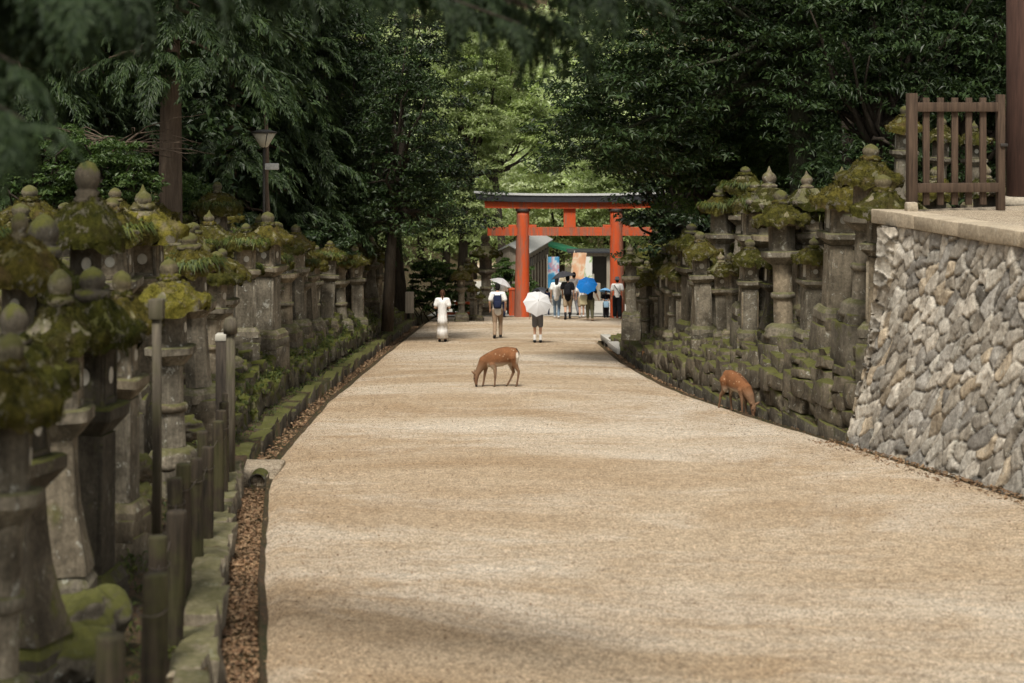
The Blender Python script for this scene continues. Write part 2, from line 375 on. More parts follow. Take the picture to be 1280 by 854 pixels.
# ------------------------------------------------------------------ people, deer first (remeshing is quick while the scene is small)
def gz(x,Y): return float(rz(Y))
def build_person(label, px, s, feet, H, skin_parts, yaw=0, pose=None, outfit=None, group='visitors walking on the approach'):
    """outfit: list of (name, material, kind)"""
    x,Y = at(px,s); o=empty('person',(x,Y,gz(x,Y)+.004),yaw,label,'person',group)
    k=H/1.7; P=dict(pelvis=(0,0,.93),waist=(0,-.005,1.10),chest=(0,-.01,1.31),neck=(0,-.015,1.46),chin=(0,.02,1.53),head=(0,.03,1.615),
      shL=(-.175,-.01,1.405),shR=(.175,-.01,1.405),elL=(-.235,-.03,1.14),elR=(.235,-.03,1.14),wrL=(-.245,.05,.90),wrR=(.245,.05,.90),
      hiL=(-.085,0,.90),hiR=(.085,0,.90),knL=(-.095,.02,.50),knR=(.095,.02,.50),anL=(-.095,-.01,.085),anR=(.095,-.01,.085),toL=(-.11,.12,.035),toR=(.11,.12,.035))
    P.update(pose or {}); P={a:np.array(b,float)*k for a,b in P.items()}
    def seg(mb,a,b,ra,rb): cone(mb,P[a],P[b],ra*k,rb*k)
    body=MB()
    seg(body,'pelvis','waist',.125,.115); seg(body,'waist','chest',.115,.125); seg(body,'chest','neck',.11,.058)
    seg(body,'shL','shR',.065,.065); seg(body,'neck','chin',.052,.05)
    ball(body,P['head']+np.array([0,0,.012*k]),np.array([.073,.092,.108])*k); ball(body,P['head']+np.array([0,.035,-.06])*k,np.array([.05,.05,.05])*k)
    ball(body,P['head']+np.array([0,.098,-.015])*k,np.array([.014,.02,.02])*k)
    for sg in (-1,1): ball(body,P['head']+np.array([sg*.076,-.005,-.005])*k,np.array([.012,.02,.03])*k)
    for a in 'LR':
        seg(body,'sh'+a,'el'+a,.05,.038); seg(body,'el'+a,'wr'+a,.038,.026)
        seg(body,'hi'+a,'kn'+a,.085,.055); seg(body,'kn'+a,'an'+a,.052,.034); seg(body,'an'+a,'to'+a,.036,.03)
        h=P['wr'+a]+ (P['wr'+a]-P['el'+a])/np.linalg.norm(P['wr'+a]-P['el'+a])*.055*k; cone(body,P['wr'+a],h,.026*k,.034*k)
    me=remesh(body,.012*k,'body',M['skin'],2)
    # five separate fingers on each hand, rooted in the palm
    fing=MB(); fing.add(co(me),np.array([p.vertices[:] for p in me.polygons if len(p.vertices)==4]))
    for a,sg in (('L',-1),('R',1)):
        d=(P['wr'+a]-P['el'+a]); d/=np.linalg.norm(d); side=np.array([0,1.,0])-d*d[1]; side/=np.linalg.norm(side)+1e-9; inw=np.cross(d,side)*sg
        p0=P['wr'+a]+d*.075*k
        for i,Lf in enumerate((.062,.072,.068,.052)):
            b=p0+side*(.024-.016*i)*k; m1=b+d*Lf*.55*k+inw*.008*k; m2=b+d*Lf*.95*k+inw*.028*k
            tube(fing,[b-d*.02*k,b,m1,m2],[.008*k,.0085*k,.008*k,.006*k],6)
        b=P['wr'+a]+d*.03*k+side*.026*k; tube(fing,[b-side*.012*k,b+d*.025*k+side*.018*k,b+d*.055*k+side*.020*k+inw*.012*k],[.011*k,.010*k,.007*k],6)
    body_o=fing.obj('body',M['skin'],o)
    bpy.data.meshes.remove(me)
    for nm,mat,kind in outfit:
        c=MB(); v=.013
        if kind in('tee','tee_loose'):
            w=1.12 if kind=='tee' else 1.24
            seg(c,'pelvis','waist',.125*w,.122*w); seg(c,'waist','chest',.122*w,.13*w); cone(c,P['chest'],P['neck']-np.array([0,0,.035*k]),.122*k,.075*k); seg(c,'shL','shR',.078,.078)
            for a in 'LR': cone(c,P['sh'+a],P['sh'+a]*.35+P['el'+a]*.65,.078*k,.066*w*k)
            if kind=='tee_loose':cone(c,P['pelvis'],P['pelvis']-np.array([0,0,.07*k]),.15*k,.15*k)
        elif kind in('trousers','baggy','shorts','wide'):
            w={'trousers':1.15,'shorts':1.3,'baggy':1.55,'wide':1.75}[kind]
            cone(c,P['pelvis']+np.array([0,0,.05*k]),P['pelvis']-np.array([0,0,.03*k]),.136*k,.136*k)
            for a in 'LR':
                if kind=='shorts': cone(c,P['hi'+a],P['hi'+a]*.18+P['kn'+a]*.82,.098*k,.092*k)
                else:
                    seg(c,'hi'+a,'kn'+a,.094*min(w,1.25),.062*w); cone(c,P['kn'+a],P['an'+a]+np.array([0,0,.03*k]),.06*w*k,(.05*w if kind!='baggy' else .055)*k)
        elif kind=='skirt':
            cr=cross('round',30); q=np.arctan2(cr[:,1],cr[:,0]); cr=cr*(1+.06*np.sin(q*9))[:,None]
            lathe(c,cr,[(.135*k,.98*k),(.15*k,.9*k),(.165*k,.75*k),(.172*k,.60*k),(.158*k,.597*k),(.178*k,.40*k),(.19*k,.14*k),(.17*k,.14*k)],c=(P['pelvis'][0],P['pelvis'][1],0))
            c.obj(nm,M[mat],o); continue
        elif kind=='hair':
            ball(c,P['head']+np.array([0,-.012,.03])*k,np.array([.085,.10,.105])*k); ball(c,P['head']+np.array([0,-.04,-.02])*k,np.array([.078,.07,.09])*k)
        elif kind=='ponytail':
            ball(c,P['head']+np.array([0,-.012,.03])*k,np.array([.085,.10,.105])*k); ball(c,P['head']+np.array([0,-.04,-.02])*k,np.array([.076,.07,.08])*k)
            cone(c,P['head']+np.array([0,-.105,.03])*k,P['head']+np.array([0.01,-.14,-.22])*k,.04*k,.022*k)
        elif kind=='longhair':
            ball(c,P['head']+np.array([0,-.012,.03])*k,np.array([.088,.10,.105])*k); cone(c,P['head']+np.array([0,-.045,-.02])*k,P['neck']+np.array([0,-.06,-.04])*k,.085*k,.075*k)
        elif kind=='hat':
            lathe(c,cross('round',20),[(.135,-.01),(.10,.015),(.092,.02),(.088,.09),(.06,.115),(.01,.12)],c=tuple(P['head']/1+np.array([0,-.01,.035])*k))
            c.obj(nm,M[mat],o); continue
        elif kind=='shoe':
            for a in 'LR':
                s_=MB(); cone(s_,P['an'+a]+np.array([0,-.02,-.03])*k,P['to'+a]+np.array([0,.04,0])*k,.05*k,.042*k); vv=s_.V; s_.V=[np.column_stack([q[:,0],q[:,1],np.maximum(q[:,2],P['to'+a][2]-.034*k)]) for q in vv]
                s_.obj(nm,M[mat],o)
            continue
        elif kind=='sock':
            for a in 'LR':
                s_=MB(); cone(s_,P['an'+a],P['an'+a]*.62+P['kn'+a]*.38,.042*k,.05*k); s_.obj(nm,M[mat],o)
            continue
        elif kind=='strap':
            tube(c,[P['shL']+np.array([0.04,-.11,.02])*k,P['chest']+np.array([-.02,-.155,-.05])*k,P['waist']+np.array([.10,-.15,-.03])*k],.014*k,6); c.obj(nm,M[mat],o); continue
        link(nm,remesh(c,.014*k,nm,M[mat],2),o)
    return o,P,k
def world(o,p): 
    a=o.rotation_euler.z; return np.array(o.location)+rotz(a)@np.array(p)
def umbrella(loc, label, mat, diam, tilt_dir, tilt, shaft=.78, group='open umbrellas'):
    # loc: apex; the shaft points down from it
    o=empty('umbrella',loc,0,label,'umbrella',group); r=diam/2; c=MB(); n=8; V=[];m=6
    for j in range(m+1):
        t=j/m
        for i in range(n*4):
            a=i/(n*4)*2*math.pi; u=(a%(2*math.pi/n))-math.pi/n; q=math.cos(math.pi/n)/math.cos(u); cen=1-abs(u)/(math.pi/n)
            rr_=r*t*q*(1-.05*t*cen); dz=-r*(.50*t**1.7)-.025*t*cen*(1-t)*2
            V.append((rr_*math.cos(a)+1e-4*math.cos(a),rr_*math.sin(a)+1e-4*math.sin(a),dz+.015*t*cen))
    c.add(V,grid_faces(m+1,n*4,True)); cm=c.mesh('canopy',mat,False); link('canopy',cm,o)
    s=MB(); tube(s,[(0,0,.06),(0,0,-shaft)],.007,6); s.obj('shaft',M['iron'],o)
    h=MB(); tube(h,[(0,0,-shaft+.02),(0,0,-shaft-.09)],.016,8); h.obj('handle',M['black_cloth'],o)
    rb=MB(); tube(rb,[(.01,0,-.015),(r*.5,0,-.012-r*.52*.5**1.8),(r*.98,0,-.008-r*.52*.98)],.004,4); rm=rb.mesh('rib',M['iron'])
    for i in range(n):
        q=link('rib',rm,o); q.rotation_euler=(0,0,i*2*math.pi/n)
    o.rotation_mode='QUATERNION'; ax=Vector((-math.sin(tilt_dir),math.cos(tilt_dir),0)); from mathutils import Quaternion
    o.rotation_quaternion=Quaternion(ax,tilt); return o
def backpack(person,P,k,label,mat):
    o=empty('backpack',world(person,P['chest']*.62+P['waist']*.38+np.array([0,-.20,0])*k),person.rotation_euler.z,label,'backpack')
    b=MB(); box(b,(0,0,0),(.135*k,.075*k,.215*k),.07*k,3,.012); b.obj('bag',mat,o)
    b=MB(); box(b,(0,-.075*k,-.07*k),(.10*k,.03*k,.10*k),.03*k,5,.008); b.obj('front_pocket',mat,o)
    for sg in (-1,1):
        b=MB(); tube(b,[(sg*.085*k,.05*k,-.15*k),(sg*.14*k,.15*k,-.06*k),(sg*.13*k,.22*k,.14*k),(sg*.11*k,.14*k,.225*k),(sg*.085*k,.05*k,.20*k)],.016*k,6); b.obj('strap',mat,o)
    return o
WALK=dict(knL=(-.09,.14,.52),anL=(-.09,.16,.09),toL=(-.10,.29,.06),knR=(.09,-.02,.49),anR=(.09,-.24,.13),toR=(.10,-.14,.035))
WALK2=dict(knR=(.09,.14,.52),anR=(.09,.16,.09),toR=(.10,.29,.06),knL=(-.09,-.02,.49),anL=(-.09,-.24,.13),toL=(-.10,-.14,.035))
HOLD=dict(elR=(.23,.06,1.16),wrR=(.14,.24,1.27)); HOLDL=dict(elL=(-.23,.06,1.16),wrL=(-.14,.24,1.27))
FRONT=dict(elL=(-.24,-.02,1.15),elR=(.24,-.02,1.15),wrL=(-.10,.2,1.12),wrR=(.10,.2,1.12))
p1,_,_=build_person('woman in white blouse and long white tiered skirt with brown ponytail, walking away',553,39.8,430,1.60,None,0,FRONT,
   [('skirt','white_cloth','skirt'),('blouse','white_cloth','tee_loose'),('hair','hair_brown','ponytail'),('shoe','shoe_black','shoe')])
p2,P2,k2=build_person('man in white T-shirt and brown trousers carrying a navy backpack',622,38.6,426,1.74,None,0,dict(WALK2,elL=(-.25,-.03,1.15),elR=(.25,-.03,1.15),wrL=(-.24,.08,.93),wrR=(.24,.08,.93)),
   [('trousers','tan_cloth','trousers'),('t_shirt','white_cloth','tee_loose'),('hair','hair_black','hair'),('shoe','shoe_black','shoe')])
backpack(p2,P2,k2,'navy blue backpack on the back of the man in brown trousers',M['navy_cloth'])
p3,P3,k3=build_person('person in grey shorts and white socks hidden behind a big white umbrella',672,40.2,431,1.62,None,0,dict(HOLD,wrR=(.10,-.10,1.22),elR=(.25,.02,1.12)),
   [('shorts','grey_cloth','shorts'),('shirt','grey_cloth','tee'),('hair','hair_black','hair'),('sock','white_cloth','sock'),('shoe','shoe_black','shoe')])
a=world(p3,(.02,-.40,1.40)); umbrella(a,'large white silver umbrella covering the back of the person in grey shorts',M['umbrella_white'],.90,-math.pi/2+.15,1.05)
p4,P4,k4=build_person('woman in pale shirt under the tilted white parasol beside the left torii pillar',627.5,30.2,398,1.55,None,0,HOLD,
   [('trousers','navy_cloth','trousers'),('shirt','white_cloth','tee'),('hair','hair_black','hair'),('shoe','shoe_black','shoe')])
a=world(p4,(.03,.06,1.66)); umbrella(a,'small white parasol tilted to the right over woman by the left torii pillar',M['umbrella_white'],.98,.15,.38,.6)
p5,P5,k5=build_person('small dark haired person in black at left behind the big white umbrella',657.5,29.6,398,1.08,None,0,None,
   [('trousers','black_cloth','trousers'),('shirt','black_cloth','tee'),('hair','hair_black','longhair'),('shoe','shoe_black','shoe')])
p5b,_,_=build_person('small dark haired person in navy at right behind the big white umbrella',684,29.4,398,1.12,None,0,None,
   [('trousers','navy_cloth','trousers'),('shirt','navy_cloth','tee'),('hair','hair_black','hair'),('shoe','shoe_black','shoe')])
a=world(p5,(.42,.10,1.20)); umbrella(a,'black umbrella peeping out behind the big white one',M['umbrella_dark'],.86,-2.5,.5,.6)
p7,P7,k7=build_person('person in loose white T-shirt and blue jeans under the black umbrella',696,30.6,399,1.68,None,-.1,WALK,
   [('trousers','jeans','trousers'),('t_shirt','white_cloth','tee_loose'),('hair','hair_black','longhair'),('shoe','shoe_white','shoe')])
p8,P8,k8=build_person('man in black T-shirt and khaki shorts carrying a black backpack',709.5,31,401,1.74,None,0,dict(WALK2,elL=(-.24,.05,1.17),wrL=(-.20,.22,1.30)),
   [('shorts','khaki_cloth','shorts'),('t_shirt','black_cloth','tee_loose'),('hair','hair_black','hair'),('sock','black_cloth','sock'),('shoe','shoe_black','shoe')])
backpack(p8,P8,k8,'black backpack on the back of the man in khaki shorts',M['black_cloth'])
a=world(p8,(-.20,.24,1.98)); umbrella(a,'dark grey umbrella held over the man with the black backpack',M['umbrella_dark'],1.02,2.6,.22)
p9,_,_=build_person('man with short black hair in white T-shirt walking just ahead of the black backpack',717.5,29.4,397,1.80,None,.3,WALK,
   [('shorts','grey_cloth','trousers'),('t_shirt','white_cloth','tee'),('hair','hair_black','hair'),('shoe','shoe_black','shoe')])
p10,_,_=build_person('person in white T-shirt and beige shorts left of the blue umbrella',727,30.3,399,1.55,None,0,WALK2,
   [('shorts','khaki_cloth','shorts'),('t_shirt','white_cloth','tee'),('hair','hair_black','hair'),('shoe','shoe_white','shoe')])
p11,P11,k11=build_person('woman in black top and baggy olive trousers under the bright blue umbrella',737.5,31.5,403,1.58,None,0,dict(WALK,elL=(-.22,.06,1.18),wrL=(-.15,.22,1.32),elR=(.27,.02,1.17),wrR=(.36,.12,.95)),
   [('trousers','olive_cloth','baggy'),('top','black_cloth','tee'),('hair','hair_black','longhair'),('shoe','tan_cloth','shoe')])
a=world(p11,(-.16,-.28,1.60)); umbrella(a,'bright blue umbrella hiding the head of the woman in olive trousers',M['umbrella_blue'],.86,-1.75,.85)
tb=empty('tote_bag',world(p11,(-.26,-.04,.98)),0,'cream tote bag on the shoulder of the woman in olive trousers','tote bag')
b=MB(); box(b,(0,0,-.10),(.15,.05,.19),.04,4,.01); b.obj('bag',M['tote'],tb)
for sg in(-1,1):
    b=MB(); tube(b,[(-.08,sg*.03,.08),(-.05,sg*.03,.26),(.0,sg*.02,.34),(.05,sg*.03,.26),(.08,sg*.03,.08)],.012,6); b.obj('handle',M['tote'],tb)
p12,P12,k12=build_person('small child in black under a pale blue umbrella near the right torii pillar',757.5,30,398,1.12,None,math.pi,dict(FRONT),
   [('trousers','black_cloth','wide'),('top','black_cloth','tee'),('hair','hair_black','longhair'),('shoe','shoe_black','shoe')])
a=world(p12,(.0,.05,1.26)); umbrella(a,'pale blue child-size umbrella over the small child in black',M['umbrella_sky'],.60,1.2,.3,.45)
hb=empty('handbag',world(p12,(0,.17,.62)),math.pi,'light blue bag held in front of the small child','bag'); b=MB(); box(b,(0,0,-.02),(.11,.04,.13),.03,6,.008); b.obj('bag',M['light_blue'],hb)
b=MB(); tube(b,[(-.06,0,.10),(-.04,0,.17),(.04,0,.17),(.06,0,.10)],.01,6); b.obj('handle',M['light_blue'],hb)
p13,P13,k13=build_person('woman in black hat, white T-shirt and wide black trousers at the right torii pillar',771.5,30.4,399,1.66,None,0,dict(WALK),
   [('trousers','black_cloth','wide'),('t_shirt','white_cloth','tee'),('hair','hair_black','hair'),('hat','slate_cloth','hat'),('shoulder_strap','black_cloth','strap'),('shoe','shoe_white','shoe')])
# ---- deer
def deer_mesh(pose):
    d=MB(); S=.001616
    def q(X,Z,y=0): return np.array([(X-640)*S, y, (715-Z)*S])
    # trunk
    for (a,ra,b,rb) in (((470,365),.150,(540,345),.178),((540,345),.178,(640,318),.205),((640,318),.205,(730,292),.190),((730,292),.190,(800,285),.165)):
        A=q(*a);B=q(*b); n0=MB(); cone(n0,A,B,ra,rb,18); n0.V=[np.column_stack([v[:,0],v[:,1]*.74,v[:,2]]) for v in n0.V]
        k0=d.n; d.add(n0.verts(),[f if not isinstance(f,np.ndarray) else f for f in []]); 
        for f in n0.Fc: d.Fc.append(f+k0 if isinstance(f,np.ndarray) else tuple(i+k0 for i in f))
    ball(d,q(835,300),(.10,.10,.13)); ball(d,q(430,385),(.10,.10,.13))
    nk=pose.get('neck',[(430,370,.12),(390,440,.092),(350,510,.068),(328,556,.056)])
    yo=pose.get('neck_y',[0,0,0,0])
    for i in range(len(nk)-1): cone(d,q(nk[i][0],nk[i][1],yo[i]),q(nk[i+1][0],nk[i+1][1],yo[i+1]),nk[i][2],nk[i+1][2])
    hx,hz=nk[-1][0],nk[-1][1]; hy=yo[-1]
    cone(d,q(hx-4,hz+8,hy),q(hx-12,hz+60,hy),.062,.052); cone(d,q(hx-12,hz+60,hy),q(hx-6,hz+118,hy),.05,.032); cone(d,q(hx-6,hz+118,hy),q(hx-3,hz+146,hy),.032,.026)
    for sg in(-1,1):
        ball(d,q(hx-32,hz+42,hy+sg*.040),(.014,.012,.016))
        e0=q(hx-12,hz-6,hy+sg*.045); e1=q(hx-70,hz-62,hy+sg*.085) if sg<0 else q(hx-30,hz-66,hy+.12)
        cone(d,e0,(e0+e1)/2,.016,.028); cone(d,(e0+e1)/2,e1,.028,.007)
    for L in pose['legs']:
        pts=[(q(x,z,y),r) for x,z,y,r in L]
        for (a,ra),(b,rb) in zip(pts[:-1],pts[1:]): cone(d,a,b,ra,rb)
    cone(d,q(850,215),q(880,262),.036,.03); cone(d,q(880,262),q(884,300),.03,.014)
    me=remesh(d,.0095,'body',M['coat'],3)
    v=co(me); X=v[:,0]/S+640; Z=715-v[:,2]/S; Y=v[:,1]
    n=np.zeros(len(v)*3,np.float32); me.vertices.foreach_get('normal',n); n=n.reshape(-1,3)
    nz=fbm(v*9,3,4)
    c=np.array([.18,.075,.03])*(1+.6*(nz-.5))[:,None]
    dark=np.array([.13,.055,.022])
    c=c*(1-.45*sm(.05,.0,np.abs(Y))[:,None]*(Z<300)[:,None]*(n[:,2]>.5)[:,None])
    t=sm(330,470,Z)*.75; c=c*(1-t)[:,None]+np.array([.20,.125,.075])*t[:,None]
    t=sm(.1,-.75,n[:,2])*sm(360,420,Z)*(X>470)*(X<800); c=c*(1-t)[:,None]+np.array([.42,.34,.25])*t[:,None]
    leg=sm(470,600,Z)*(X>385); c=c*(1-leg*.6)[:,None]+np.array([.11,.06,.035])*(leg*.6)[:,None]
    hoof=sm(695,705,Z)*(X>375); c=c*(1-hoof)[:,None]+np.array([.015,.012,.01])*hoof[:,None]
    hd=sm(hz-20,hz+50,Z)*(X<hx+45); c=c*(1-hd*.6)[:,None]+np.array([.15,.075,.042])*(hd*.6)[:,None]
    ms=sm(hz+118,hz+140,Z)*(X<hx+45); c=c*(1-ms)[:,None]+np.array([.02,.015,.012])*ms[:,None]
    # white spots in rows on the back and flanks
    g=v.copy(); cell=.085; gi=np.floor((g+np.array([0,0,.02]))/cell).astype(np.int64); 
    best=np.full(len(v),9.)
    for dx in(-1,0,1):
        for dy in(-1,0,1):
            for dz in(-1,0,1):
                j=gi+np.array([dx,dy,dz]); off=np.stack([_h(j[:,0],j[:,1],j[:,2],k) for k in(11,12,13)],1)
                best=np.minimum(best,np.linalg.norm((j+off)*cell-g,axis=1))
    sp=sm(.021,.008,best)*(X>450)*sm(390,330,Z)*.55; c=c*(1-sp)[:,None]+np.array([.50,.36,.23])*sp[:,None]
    rump=sm(845,868,X)*sm(235,270,Z)*sm(420,360,Z); c=c*(1-rump)[:,None]+np.array([.62,.55,.45])*rump[:,None]
    tail=(X>858)*sm(300,270,Z)*(np.abs(Y)<.045); c=np.where((tail>.5)[:,None],np.array([.025,.016,.012]),c)
    eye=np.linalg.norm(np.stack([X-(hx-32),Z-(hz+42)],1),axis=1)<9; c[eye]=(.01,.008,.006)
    paint(me,c); return me
A1=dict(legs=[[(465,400,.06,.085),(452,460,.06,.05),(437,545,.06,.030),(424,640,.06,.021),(414,690,.06,.022),(404,712,.06,.018)],
  [(540,410,-.06,.085),(572,470,-.06,.045),(577,560,-.06,.030),(572,640,-.06,.020),(570,690,-.06,.022),(560,712,-.06,.018)],
  [(800,320,.06,.13),(785,400,.065,.085),(800,465,.06,.050),(822,520,.06,.034),(782,615,.06,.022),(742,690,.06,.022),(722,712,.06,.018)],
  [(820,320,-.06,.13),(830,400,-.06,.08),(865,460,-.06,.045),(890,505,-.06,.032),(880,600,-.06,.021),(862,690,-.06,.022),(842,712,-.06,.018)]])
x,Y=at(625,57.9)
d1=empty('sika_deer',(x,Y,gz(x,Y)),0,'spotted brown deer grazing side-on in the middle of the path','deer','deer grazing on the approach')
m_=link('body',deer_mesh(A1),d1); m_.rotation_euler=(0,-math.atan(0)*0,0)
A2=dict(neck=[(430,380,.125),(375,455,.10),(345,530,.072),(330,585,.058)],neck_y=[0,-.02,-.04,-.05],legs=[[(470,400,.07,.085),(462,470,.07,.048),(455,560,.07,.030),(450,650,.07,.021),(447,700,.07,.022),(436,722,.07,.018)],
  [(500,400,-.07,.085),(500,470,-.07,.048),(498,560,-.07,.030),(490,650,-.07,.021),(487,700,-.07,.022),(476,722,-.07,.018)],
  [(800,320,.07,.13),(800,400,.075,.085),(840,465,.08,.050),(890,520,.09,.034),(905,615,.10,.022),(915,670,.11,.022),(905,690,.11,.018)],
  [(800,320,-.07,.13),(775,400,-.075,.08),(800,465,-.07,.045),(815,515,-.07,.032),(800,610,-.07,.021),(790,680,-.07,.022),(775,705,-.07,.018)]])
x,Y=at(912,66.0); x+=.12
d2=empty('sika_deer',(x,Y,gz(x,Y)-.05),0,'reddish deer at the right edge with its head down in the gutter','deer','deer grazing on the approach')
link('body',deer_mesh(A2),d2); d2.rotation_euler=(0,0,R(120)); d2.scale=(.92,.92,.92)
for dd in (d1,d2): pass
# ------------------------------------------------------------------ ground
ys=np.concatenate([np.arange(-30,4,2),np.arange(4,100,.5),np.arange(100,200,5),np.arange(200,900,40)])
def terrain_row(Y):
    a=bank(None,Y,False); b=bank(None,Y,True); z0=float(rz(Y)); L=float(xl(Y)); Rr=float(xr(Y))
    far=max(0,(Y-135))*.42
    nl=(fbm(np.array([[d*.5,Y*.4,3.3] for d,_ in a]),3,5)-.5); nr=(fbm(np.array([[d*.5,Y*.4,7.7] for d,_ in b]),3,6)-.5)
    lo=[(L-d,Y,z0+float(h)-(.06 if d<=0 else 0)+far+ (min(d,6)*.12*n_ if d>.5 else 0)) for (d,h),n_ in zip(a,nl)]
    hi=[]
    for (d,h),n_ in zip(b,nr):
        z=z0+float(h)-(.06 if d<=0 else 0)+far+(min(d,6)*.12*n_ if d>.5 else 0)
        if Y<36.5 and d>2.2: z=max(min(z,1.36),1.36 if Y<29.4 else 0) if Y<29.6 else min(z,1.36)
        if Y<29.4 and d>.1: z=-K*Y-.16 if d<.5 else (1.36 if d>1.1 else -K*Y-.16)
        hi.append((Rr+d,Y,z))
    return lo[::-1]+[(L*.5+Rr*.5,Y,z0-.06+far)]+hi
rows=[terrain_row(float(y)) for y in ys]
g=MB(); g.add(np.array(rows).reshape(-1,3),grid_faces(len(rows),len(rows[0]))[:,::-1]); gr=g.obj('ground',M['soil']); tag(gr,kind='structure')
# path sheet
py_=np.concatenate([np.arange(4,80,.25),np.arange(80,130,1.)]); rows=[]
us=np.linspace(0,1,49)
for Y in py_:
    L=float(xl(Y))-.015+.03*(noise([[Y*1.7,1.3,0]],3)[0]-.5); Rr=float(xr(Y))+.01+.05*(noise([[Y*1.3,8.3,0]],3)[0]-.5)
    xs=L+(Rr-L)*us; z=float(rz(Y))+.012+.05*np.sin(us*math.pi)+ .035*(fbm(np.stack([xs*.45,0*xs+Y*.5,0*xs],1),3,9)-.5)
    z[0]-=.10; z[-1]-=.10; rows.append(np.stack([xs,0*xs+Y,z],1))
def pathz(x,Y): 
    L,Rr=float(xl(Y)),float(xr(Y)); u=np.clip((x-L)/(Rr-L),0,1); return float(rz(Y))+.012+.05*math.sin(u*math.pi)
g=MB(); g.add(np.array(rows).reshape(-1,3),grid_faces(len(rows),49)[:,::-1]*1); pt=g.obj('path',M['path_gravel']); tag(pt,kind='structure')
# the paved yard on the far side of the gate, lighter
g=MB(); yy=np.arange(77.5,112,1.); rows=[[(x,y,float(rz(y))+.075) for x in np.linspace(float(xl(y))-.2,float(xr(y)),9)] for y in yy]
g.add(np.array(rows).reshape(-1,3),grid_faces(len(rows),9)); pv=g.obj('pavement',M['concrete']); tag(pv,kind='structure')
for o in list(COL.objects):
    if o.get('category') in('person','deer') : o.location.z=pathz(o.location.x,o.location.y) if o is not d2 else o.location.z
# ------------------------------------------------------------------ the big battered stone wall on the right
C0=np.array([5.25,29.25]); tdir=np.array([1.15,-6.15]); tdir/=np.linalg.norm(tdir); nout=np.array([tdir[1],-tdir[0]])   # toward the path
if nout[0]>0: nout=-nout
LW=21.0; ZT=1.28
def wall_face(seed,path,L,zb,zt,step,batter,cell,shear_dir,depth,mat,name,parent,tints):
    r=np.random.default_rng(seed); nu=int(L/step); nv=int(abs(3.9)/step) if zt is None else None
    us=np.linspace(0,L,nu); H=4.0; nv=int(3.9/step); vs=np.linspace(0,1,nv)
    U,V=np.meshgrid(us,vs,indexing='ij')
    P=np.array([path(u) for u in us]); N=P[:,2:4]; P=P[:,:2]
    z0=np.array([zb(p) for p in P]); z1=np.array([zt for p in P])
    Z=z0[:,None]+(z1-z0)[:,None]*V
    vv=Z  # metric height
    e1=np.array(shear_dir,float); e1/=np.linalg.norm(e1); e2=np.array([-e1[1],e1[0]])
    a=(U*e1[0]+vv*e1[1])/cell[0]; b=(U*e2[0]+vv*e2[1])/cell[1]
    wob=(fbm(np.stack([U.ravel()*2.2,vv.ravel()*2.2,0*U.ravel()],1),2,21)-.5).reshape(U.shape)*1.1; a=a+wob; b=b+wob[::-1]
    ai=np.floor(a).astype(np.int64); bi=np.floor(b).astype(np.int64)
    F1=np.full(U.shape,9.);F2=np.full(U.shape,9.);ID=np.zeros(U.shape,np.int64); CA=np.zeros(U.shape);CB=np.zeros(U.shape)
    for i in(-2,-1,0,1,2):
        for j in(-2,-1,0,1,2):
            ci=ai+i;cj=bi+j; ox=_h(ci,cj,0*ci,seed);oy=_h(ci,cj,0*ci+1,seed)
            d=np.sqrt((ci+.05+.9*ox-a)**2+(cj+.05+.9*oy-b)**2)
            nw=d<F1; F2=np.where(nw,F1,np.minimum(F2,d)); ID=np.where(nw,ci*7919+cj*104729,ID); CA=np.where(nw,a-(ci+.05+.9*ox),CA);CB=np.where(nw,b-(cj+.05+.9*oy),CB); F1=np.where(nw,d,F1)
    e=F2-F1; q=lambda s_: _h(ID,ID*3+1,0*ID+s_,seed+s_)
    hgt=depth*(np.clip(e/.24,0,1)**.55*.8 + (q(1)-.5)*.75+ (q(2)-.5)*1.1*CA+(q(3)-.5)*1.1*CB)
    nz=fbm(np.stack([U.ravel()*9,vv.ravel()*9,ID.ravel()%97*1.7],1),4,31).reshape(U.shape)-.5
    hgt+=depth*1.15*nz; hgt=np.where(e<.04,-depth*.5,hgt)
    off=batter(V)
    X=P[:,0][:,None]-N[:,0][:,None]*off+N[:,0][:,None]*hgt; Yc=P[:,1][:,None]-N[:,1][:,None]*off+N[:,1][:,None]*hgt
    g=MB(); g.add(np.stack([X,Yc,Z],-1).reshape(-1,3),grid_faces(nu,nv))
    me=g.mesh(name,M[mat],True)
    t=np.array(tints)[(q(5)*len(tints)).astype(int)%len(tints)]; t=t*(.62+.6*q(6))[...,None]*np.clip(.45+e*5,.3,1)[...,None]
    paint(me,t.reshape(-1,3)); return link(name,me,parent)
sw=empty('stone_wall',(C0[0],C0[1],-K*C0[1]),0,'tall pale wall of rough fitted stones under the wooden gate','wall'); swi=Matrix.Translation(-Vector(sw.location))
def pth(u):
    u=u-1.6
    if u<0:
        n=np.array([-.35,.94]) if u<-.18 else np.array([-.85,.53]); return (*(C0+np.array([.94,.35])*(-u)*1.0),*n)
    p=C0+tdir*u; n=nout if u>.2 else nout*.85+np.array([-.35,.94])*.15; return (*p,*n)
o=wall_face(5,pth,LW,lambda p:-K*p[1]-.25,ZT,.028,lambda V:.70*(1-(1-V)**1.35),(.40,.21),(1.25,.95),.046,'wall_stone','masonry',None,[(1,.99,.96),(1,.96,.90),(.84,.84,.84),(1.12,1.09,1.03),(1.0,.88,.72),(.62,.61,.60),(1.1,1.06,1.0),(1.05,1.01,.95),(1.15,1.12,1.07),(.72,.68,.62)])
o.parent=sw; o.location=-Vector(sw.location)
